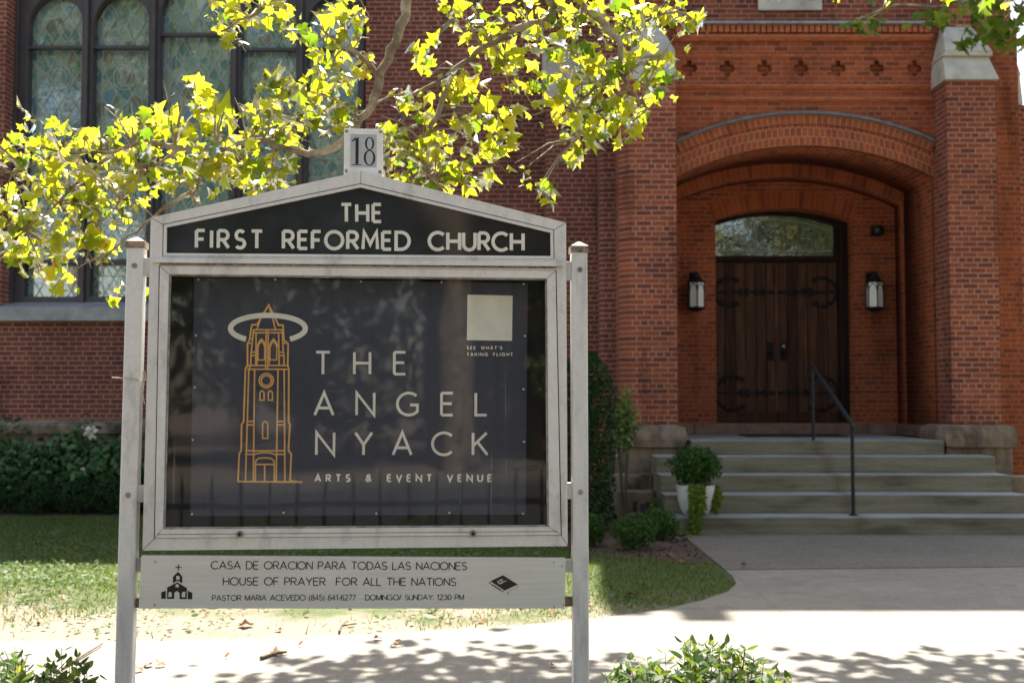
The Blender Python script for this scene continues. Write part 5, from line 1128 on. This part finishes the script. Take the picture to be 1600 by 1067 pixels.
CL = [(30, 235, 60, 45, 24, 5.3), (20, 300, 55, 50, 26, 5.35), (40, 360, 55, 45, 24, 5.35), (95, 225, 50, 40, 24, 5.25), (105, 290, 60, 50, 32, 5.3), (120, 350, 50, 45, 26, 5.25), (75, 410, 35, 28, 14, 5.25), (20, 395, 28, 25, 11, 5.35), (165, 245, 45, 45, 24, 5.2), (180, 310, 50, 40, 24, 5.2), (135, 395, 30, 30, 10, 5.2),
      (215, 200, 50, 30, 22, 5.2), (255, 220, 40, 40, 22, 5.15), (235, 275, 45, 40, 20, 5.15), (300, 190, 40, 40, 18, 5.1), (310, 150, 20, 18, 7, 5.1), (300, 280, 30, 30, 12, 5.1), (350, 195, 35, 35, 16, 5.05), (365, 255, 45, 35, 20, 5.0), (400, 190, 40, 30, 16, 5.0), (430, 262, 40, 28, 16, 4.95), (395, 290, 30, 18, 9, 4.95), (455, 195, 45, 32, 18, 5.0), (440, 150, 42, 28, 14, 5.0), (490, 160, 45, 30, 18, 5.0), (535, 175, 35, 35, 15, 5.0), (520, 115, 38, 30, 14, 5.0), (510, 62, 26, 38, 13, 5.0), (548, 45, 28, 38, 12, 5.05), (560, 100, 22, 28, 8, 5.05), (550, 15, 30, 18, 8, 5.05),
      (375, 20, 45, 28, 16, 5.1), (355, 48, 28, 20, 8, 5.1), (400, -10, 50, 20, 12, 5.1), (445, 25, 30, 22, 10, 5.1), (460, 52, 16, 12, 4, 5.1),
      (615, 208, 38, 25, 14, 5.2), (640, 240, 42, 35, 18, 5.25), (690, 225, 48, 35, 20, 5.3), (720, 262, 48, 32, 20, 5.3), (680, 280, 40, 18, 10, 5.25), (745, 205, 40, 30, 14, 5.35), (785, 195, 32, 26, 10, 5.4), (770, 245, 32, 25, 10, 5.35), (655, 165, 26, 20, 8, 5.3), (630, 155, 18, 18, 5, 5.3), (850, 302, 22, 14, 6, 5.3), (815, 275, 18, 20, 4, 5.3), (612, 270, 18, 8, 4, 5.2),
      (668, 85, 26, 22, 8, 5.35), (715, 140, 42, 28, 14, 5.35), (745, 35, 45, 26, 12, 5.4), (705, 8, 30, 14, 6, 5.4), (770, 75, 42, 28, 14, 5.4), (800, 90, 34, 26, 10, 5.4), (838, 60, 38, 32, 14, 5.45), (850, 30, 30, 24, 8, 5.45), (805, 132, 22, 14, 4, 5.4), (795, 12, 25, 12, 4, 5.45),
      (895, 40, 42, 38, 20, 5.45), (920, 12, 45, 22, 14, 5.5), (965, 25, 50, 28, 18, 5.5), (1010, 18, 50, 26, 18, 5.55), (1060, 22, 35, 24, 13, 5.6), (1078, 45, 18, 16, 6, 5.6), (985, 62, 38, 22, 12, 5.5), (900, 105, 48, 38, 20, 5.4), (945, 110, 42, 38, 16, 5.45), (1005, 112, 42, 32, 16, 5.5), (1035, 138, 30, 22, 10, 5.5), (925, 160, 45, 32, 18, 5.4), (880, 165, 32, 35, 12, 5.4), (915, 205, 36, 28, 14, 5.4), (950, 185, 35, 28, 12, 5.45), (985, 165, 38, 22, 11, 5.5), (855, 130, 22, 16, 5, 5.4), (975, 215, 14, 20, 4, 5.45), (903, 240, 20, 14, 5, 5.4), (845, 165, 18, 12, 3, 5.4), (190, 455, 14, 18, 4, 5.15), (110, 455, 30, 8, 3, 5.2)]
for q in CL: cluster(*q)
# the part of the crown that hangs over the path outside the frame
high = [(-.5, 8.5, 4.75, .35), (-.95, 8.35, 4.7, .3), (-.3, 8.75, 4.85, .3), (.1, 8.7, 4.8, .3), (.55, 8.55, 4.75, .3), (-.1, 8.25, 4.6, .28), (1.9, 8.6, 4.8, .4), (2.6, 8.5, 4.7, .45), (3.3, 8.35, 4.7, .5), (2.2, 8.2, 4.6, .3), (3.9, 8.2, 4.7, .5), (2.9, 8.1, 4.65, .4), (1.2, 8.2, 4.6, .2), (.3, 8.15, 4.55, .25)]
for x, y, z, r in high:
    limb([(1.5 + x * .3, 6.2, 5.2), ((1.5 + x * 1.1) / 2 + .2, 7.3, 5.15), (x, y, z)], .022, .005, 3)
    for i in range(int(80 * r / .35)):
        lp_.append((x + random.gauss(0, r * .8), y + random.gauss(0, .26), z + random.gauss(0, .09))); ln_.append((random.gauss(0, .5), random.gauss(0, .5), 1)); ls_.append(.12 * random.uniform(.7, 1.2))
limb([(4.1, 5.0, 5.2), (3.2, 5.6, 5.35), (1.8, 6.2, 5.2), (.9, 6.6, 5.15)], .05, .015)
for i in range(900):                               # the rest of the crown, out of the picture
    a = random.uniform(0, 6.28); r = random.uniform(.3, 2.3); lp_.append((4.3 + r * math.cos(a) * 1.1, 4.5 + r * math.sin(a), 6.4 + random.gauss(0, .7))); ln_.append((random.gauss(0, .6), random.gauss(0, .6), 1)); ls_.append(.13)
limb([(2.4, 3.6, 4.9), (1.5, 1.9, 3.6), (.95, 1.15, 2.3), (.76, .95, 1.75), (.72, .9, 1.5)], .02, .003)
for i in range(16): lp_.append((.70 + random.gauss(0, .05), .9 + random.gauss(0, .05), 1.53 + random.gauss(0, .09))); ln_.append((random.gauss(0, .4), .6, .5)); ls_.append(random.uniform(.05, .09))
tw_b.build('twigs', M['bark'], PT_)
obj('crown', leaves_mesh('crown', np.array(lp_), np.array(ln_), np.array(ls_), LEAF_PLANE, .55, .6), M['plane_leaf'], PT_)

# second tree, its twigs hang into the top right corner
T2 = thing('plane_tree', (8.6, 11.6, 0), 'shaded green tree whose leafy twigs hang into the top right corner', 'tree')
b = MB(); b.tube(curve([(8.6, 11.6, -.05), (8.55, 11.6, 2.0), (8.3, 11.5, 4.2), (8.2, 11.4, 6.5)]), [.2 - .011 * i for i in range(16)], 10); b.build('trunk', M['bark'], T2, smooth=True)
lp2, ln2, ls2 = [], [], []
for pts in ([(8.35, 11.5, 4.0), P(1640, -60, 11.2), P(1560, -25, 11.0), P(1480, 10, 11.0), P(1400, 8, 11.0), P(1340, 32, 11.0)], [(8.35, 11.5, 4.2), P(1650, 10, 11.2), P(1590, 30, 11.1), P(1530, 60, 11.0)], [(8.4, 11.5, 3.8), P(1680, 60, 11.4), P(1600, 75, 11.3), P(1592, 85, 11.3)]):
    b = MB(); c = curve(pts, 4); b.tube(c, [.03 - .026 * i / (len(c) - 1) for i in range(len(c))], 6); b.build('branch', M['bark'], T2, smooth=True)
for (u, v, ru, rv, n) in ((1350, 36, 18, 12, 7), (1378, 20, 18, 14, 7), (1375, 42, 8, 10, 3), (1470, 14, 25, 16, 10), (1500, 5, 35, 18, 16), (1545, 15, 35, 25, 22), (1580, 30, 25, 28, 18), (1530, 45, 18, 18, 9), (1520, 62, 10, 10, 5), (1565, 55, 18, 16, 10), (1468, 42, 16, 10, 5), (1594, 8, 12, 22, 9), (1596, 62, 8, 14, 4), (1620, 20, 30, 40, 30), (1650, -20, 60, 40, 60)):
    c = P(u, v, 11.0); k = 11.0 / F
    for i in range(n): lp2.append((c.x + random.gauss(0, .6) * ru * k, 11.05 + random.gauss(0, .22), c.z + random.gauss(0, .6) * rv * k)); ln2.append((random.gauss(0, .6), -.4 + random.gauss(0, .5), .6)); ls2.append(.155 * random.uniform(.6, 1.1))
for i in range(1300): a = random.uniform(0, 6.28); r = random.uniform(.2, 1.8); lp2.append((8.9 + r * math.cos(a), 11.6 + r * math.sin(a), 6.0 + random.gauss(0, 1.1))); ln2.append((random.gauss(0, .6), random.gauss(0, .6), 1)); ls2.append(.16)
obj('crown', leaves_mesh('crown', np.array(lp2), np.array(ln2), np.array(ls2), LEAF_PLANE, .35, .3), M['far_leaf'], T2)

# ================================================================== THE STREET BEHIND THE CAMERA (seen in the glass)
FN = thing('iron_fence', (0, 1.15, 0), 'black iron picket fence along the street, mirrored in the notice board glass', 'fence')
b = MB()
for i in range(-36, 37): x = i * .165; b.tube([(x, 1.15, .0), (x, 1.15, .88), (x, 1.15, .95)], [.010, .010, .002], 5)
tag(b.build('picket', M['iron'], FN), kind='stuff')
b = MB(); b.box(-6, 6, 1.138, 1.162, .74, .775); b.box(-6, 6, 1.138, 1.162, .10, .135); b.build('rail', M['iron'], FN)
def street_tree(x, y, h, r, n, label, src=None):
    t = thing('street_tree', (x, y, 0), label, 'tree', 'trees across the street')
    if src is None:
        b = MB(); b.tube(curve([(x, y, -.05), (x + .1, y, h * .3), (x - .1, y + .1, h * .6), (x, y, h * .9)]), [.34 - .02 * i for i in range(16)], 10)
        for k in range(7): a = k * .9; b.tube([(x, y, h * (.3 + .06 * k)), (x + math.cos(a) * r * .5, y + math.sin(a) * r * .5, h * (.45 + .06 * k)), (x + math.cos(a) * r * .8, y + math.sin(a) * r * .8, h * (.52 + .06 * k))], [.13, .07, .02], 6)
        b.build('trunk', M['bark'], t)
        pos = []; 
        for k in range(70):
            d = np.random.normal(size=3); d /= np.linalg.norm(d); q = np.random.rand() ** .4; c = np.array((x, y, h * .64)) + d * q * np.array((r, r, h * .36)); rr = random.uniform(.5, 1.1)
            pos.append(c + np.random.normal(scale=rr * .5, size=(n // 70, 3)))
        pos = np.vstack(pos); pos[:, 2] = np.maximum(pos[:, 2], h * .22)
        obj('crown', leaves_mesh('crown', pos, rand_dirs(len(pos), .8), np.random.uniform(.18, .34, len(pos)), LEAF_DIA), M['street_leaf'], t)
    else:
        for ch in src.children: c = ch.copy(); COL.objects.link(c); c.parent = t
        t.rotation_euler = (0, 0, x * 1.7)
    return t
s0 = street_tree(-7.5, -12.5, 14, 4.6, 9800, 'broad street tree mirrored in the left window lights')
bush0 = None
def bushy(x, y, r, h, label):
    global bush0
    t = thing('bushy_tree', (x, y, 0), label, 'tree', 'bushy trees across the street')
    if bush0 is None:
        b = MB(); b.tube([(x, y, -.05), (x, y, 3), (x, y, 5)], [.2, .15, .05], 8); b.build('trunk', M['bark'], t)
        p, nr, sz = ball_leaves((x, y, 3.4), 3.2, 3.0, 3.3, 5200, .30, LEAF_DIA, .4, .6, .1, .25); obj('crown', leaves_mesh('crown', p, nr, sz, LEAF_DIA), M['street_leaf'], t); bush0 = t
    else:
        for ch in bush0.children: c = ch.copy(); COL.objects.link(c); c.parent = t
    t.scale = (r / 3.2, r / 3.2, h / 6.7); return t
for x, y, r, h, lab in ((-6.5, -15.5, 3.4, 7.0, 'dense bushy tree across the street, far left in the mirror image'), (-1.2, -17, 3.6, 8.2, 'dense bushy tree across the street behind the halo in the mirror image'), (4.2, -18.5, 3.2, 7.2, 'dense bushy tree across the street, right half of the mirror image'), (-12.5, -18, 4.2, 8.5, 'dense bushy tree across the street, past the left edge'), (15.5, -17.5, 3.8, 7.5, 'dense bushy tree right of the brick house across the street')): bushy(x, y, r, h, lab)
for x, y, sc_, lab in ((1.8, -13.2, 1.05, 'street tree mirrored behind the banner'), (10.5, -12.6, .95, 'street tree mirrored in the door transom'), (-17, -15, 1.5, 'tall street tree far left across the street'), (-12.2, -13.0, 1.35, 'tall street tree mirrored in the left church window'), (-3.0, -24, 1.35, 'tall tree behind the brick house across the street'), (18, -17, 1.2, 'tall street tree far right across the street'), (15, -27, 1.4, 'tall tree right of the brick house across the street')):
    t = street_tree(x, y, 13, 4.2, 0, lab, s0); t.scale = (sc_, sc_, sc_)
hs = thing('brick_house', (7.5, -24, 0), 'brick house with white windows across the street, mirrored in the glass', 'house')
b = MB(); b.box(2.5, 12.5, -29, -23, 0, 6.5); b.build('wall', M['housebrick'], hs)
b = MB(); b.prism([(-22.6, 6.5), (-26, 9.4), (-29.4, 6.5)], 2.1, 12.9, 'x'); b.build('roof', M['roofgrey'], hs)
for i, (x, z) in enumerate(((4, 1.2), (7.2, 1.2), (10.4, 1.2), (4, 4.1), (7.2, 4.1), (10.4, 4.1))):
    b = MB(); b.box(x, x + 1.1, -22.995, -22.93, z, z + 1.6); w_ = b.build('window', M['whitewood'], hs); b = MB(); b.box(x + .1, x + 1.0, -22.929, -22.92, z + .1, z + 1.5); q = b.build('pane', M['darkglass'], w_, False); q.location = (0, 0, 0)
for i, (x, y, r) in enumerate(((-1.0, 1.75, .42), (-.15, 1.7, .34))):
    t = thing('hedge_bush', (x, y, 0), ('rounded' if i == 0 else 'smaller') + ' green bush by the iron fence, mirrored in the notice board', 'bush')
    p, nr, sz = ball_leaves((x, y, .42), r, .25, .34, 1500, .035, LEAF_OVAL, .5, .6, 0.0, .2); obj('foliage', leaves_mesh('foliage', p, nr, sz, LEAF_OVAL), M['hedge_leaf'], t)
    b = MB(); stems(b, (x, y, .4), (x, y, -.01), 6, .008, .2); b.build('stem', M['stem'], t)
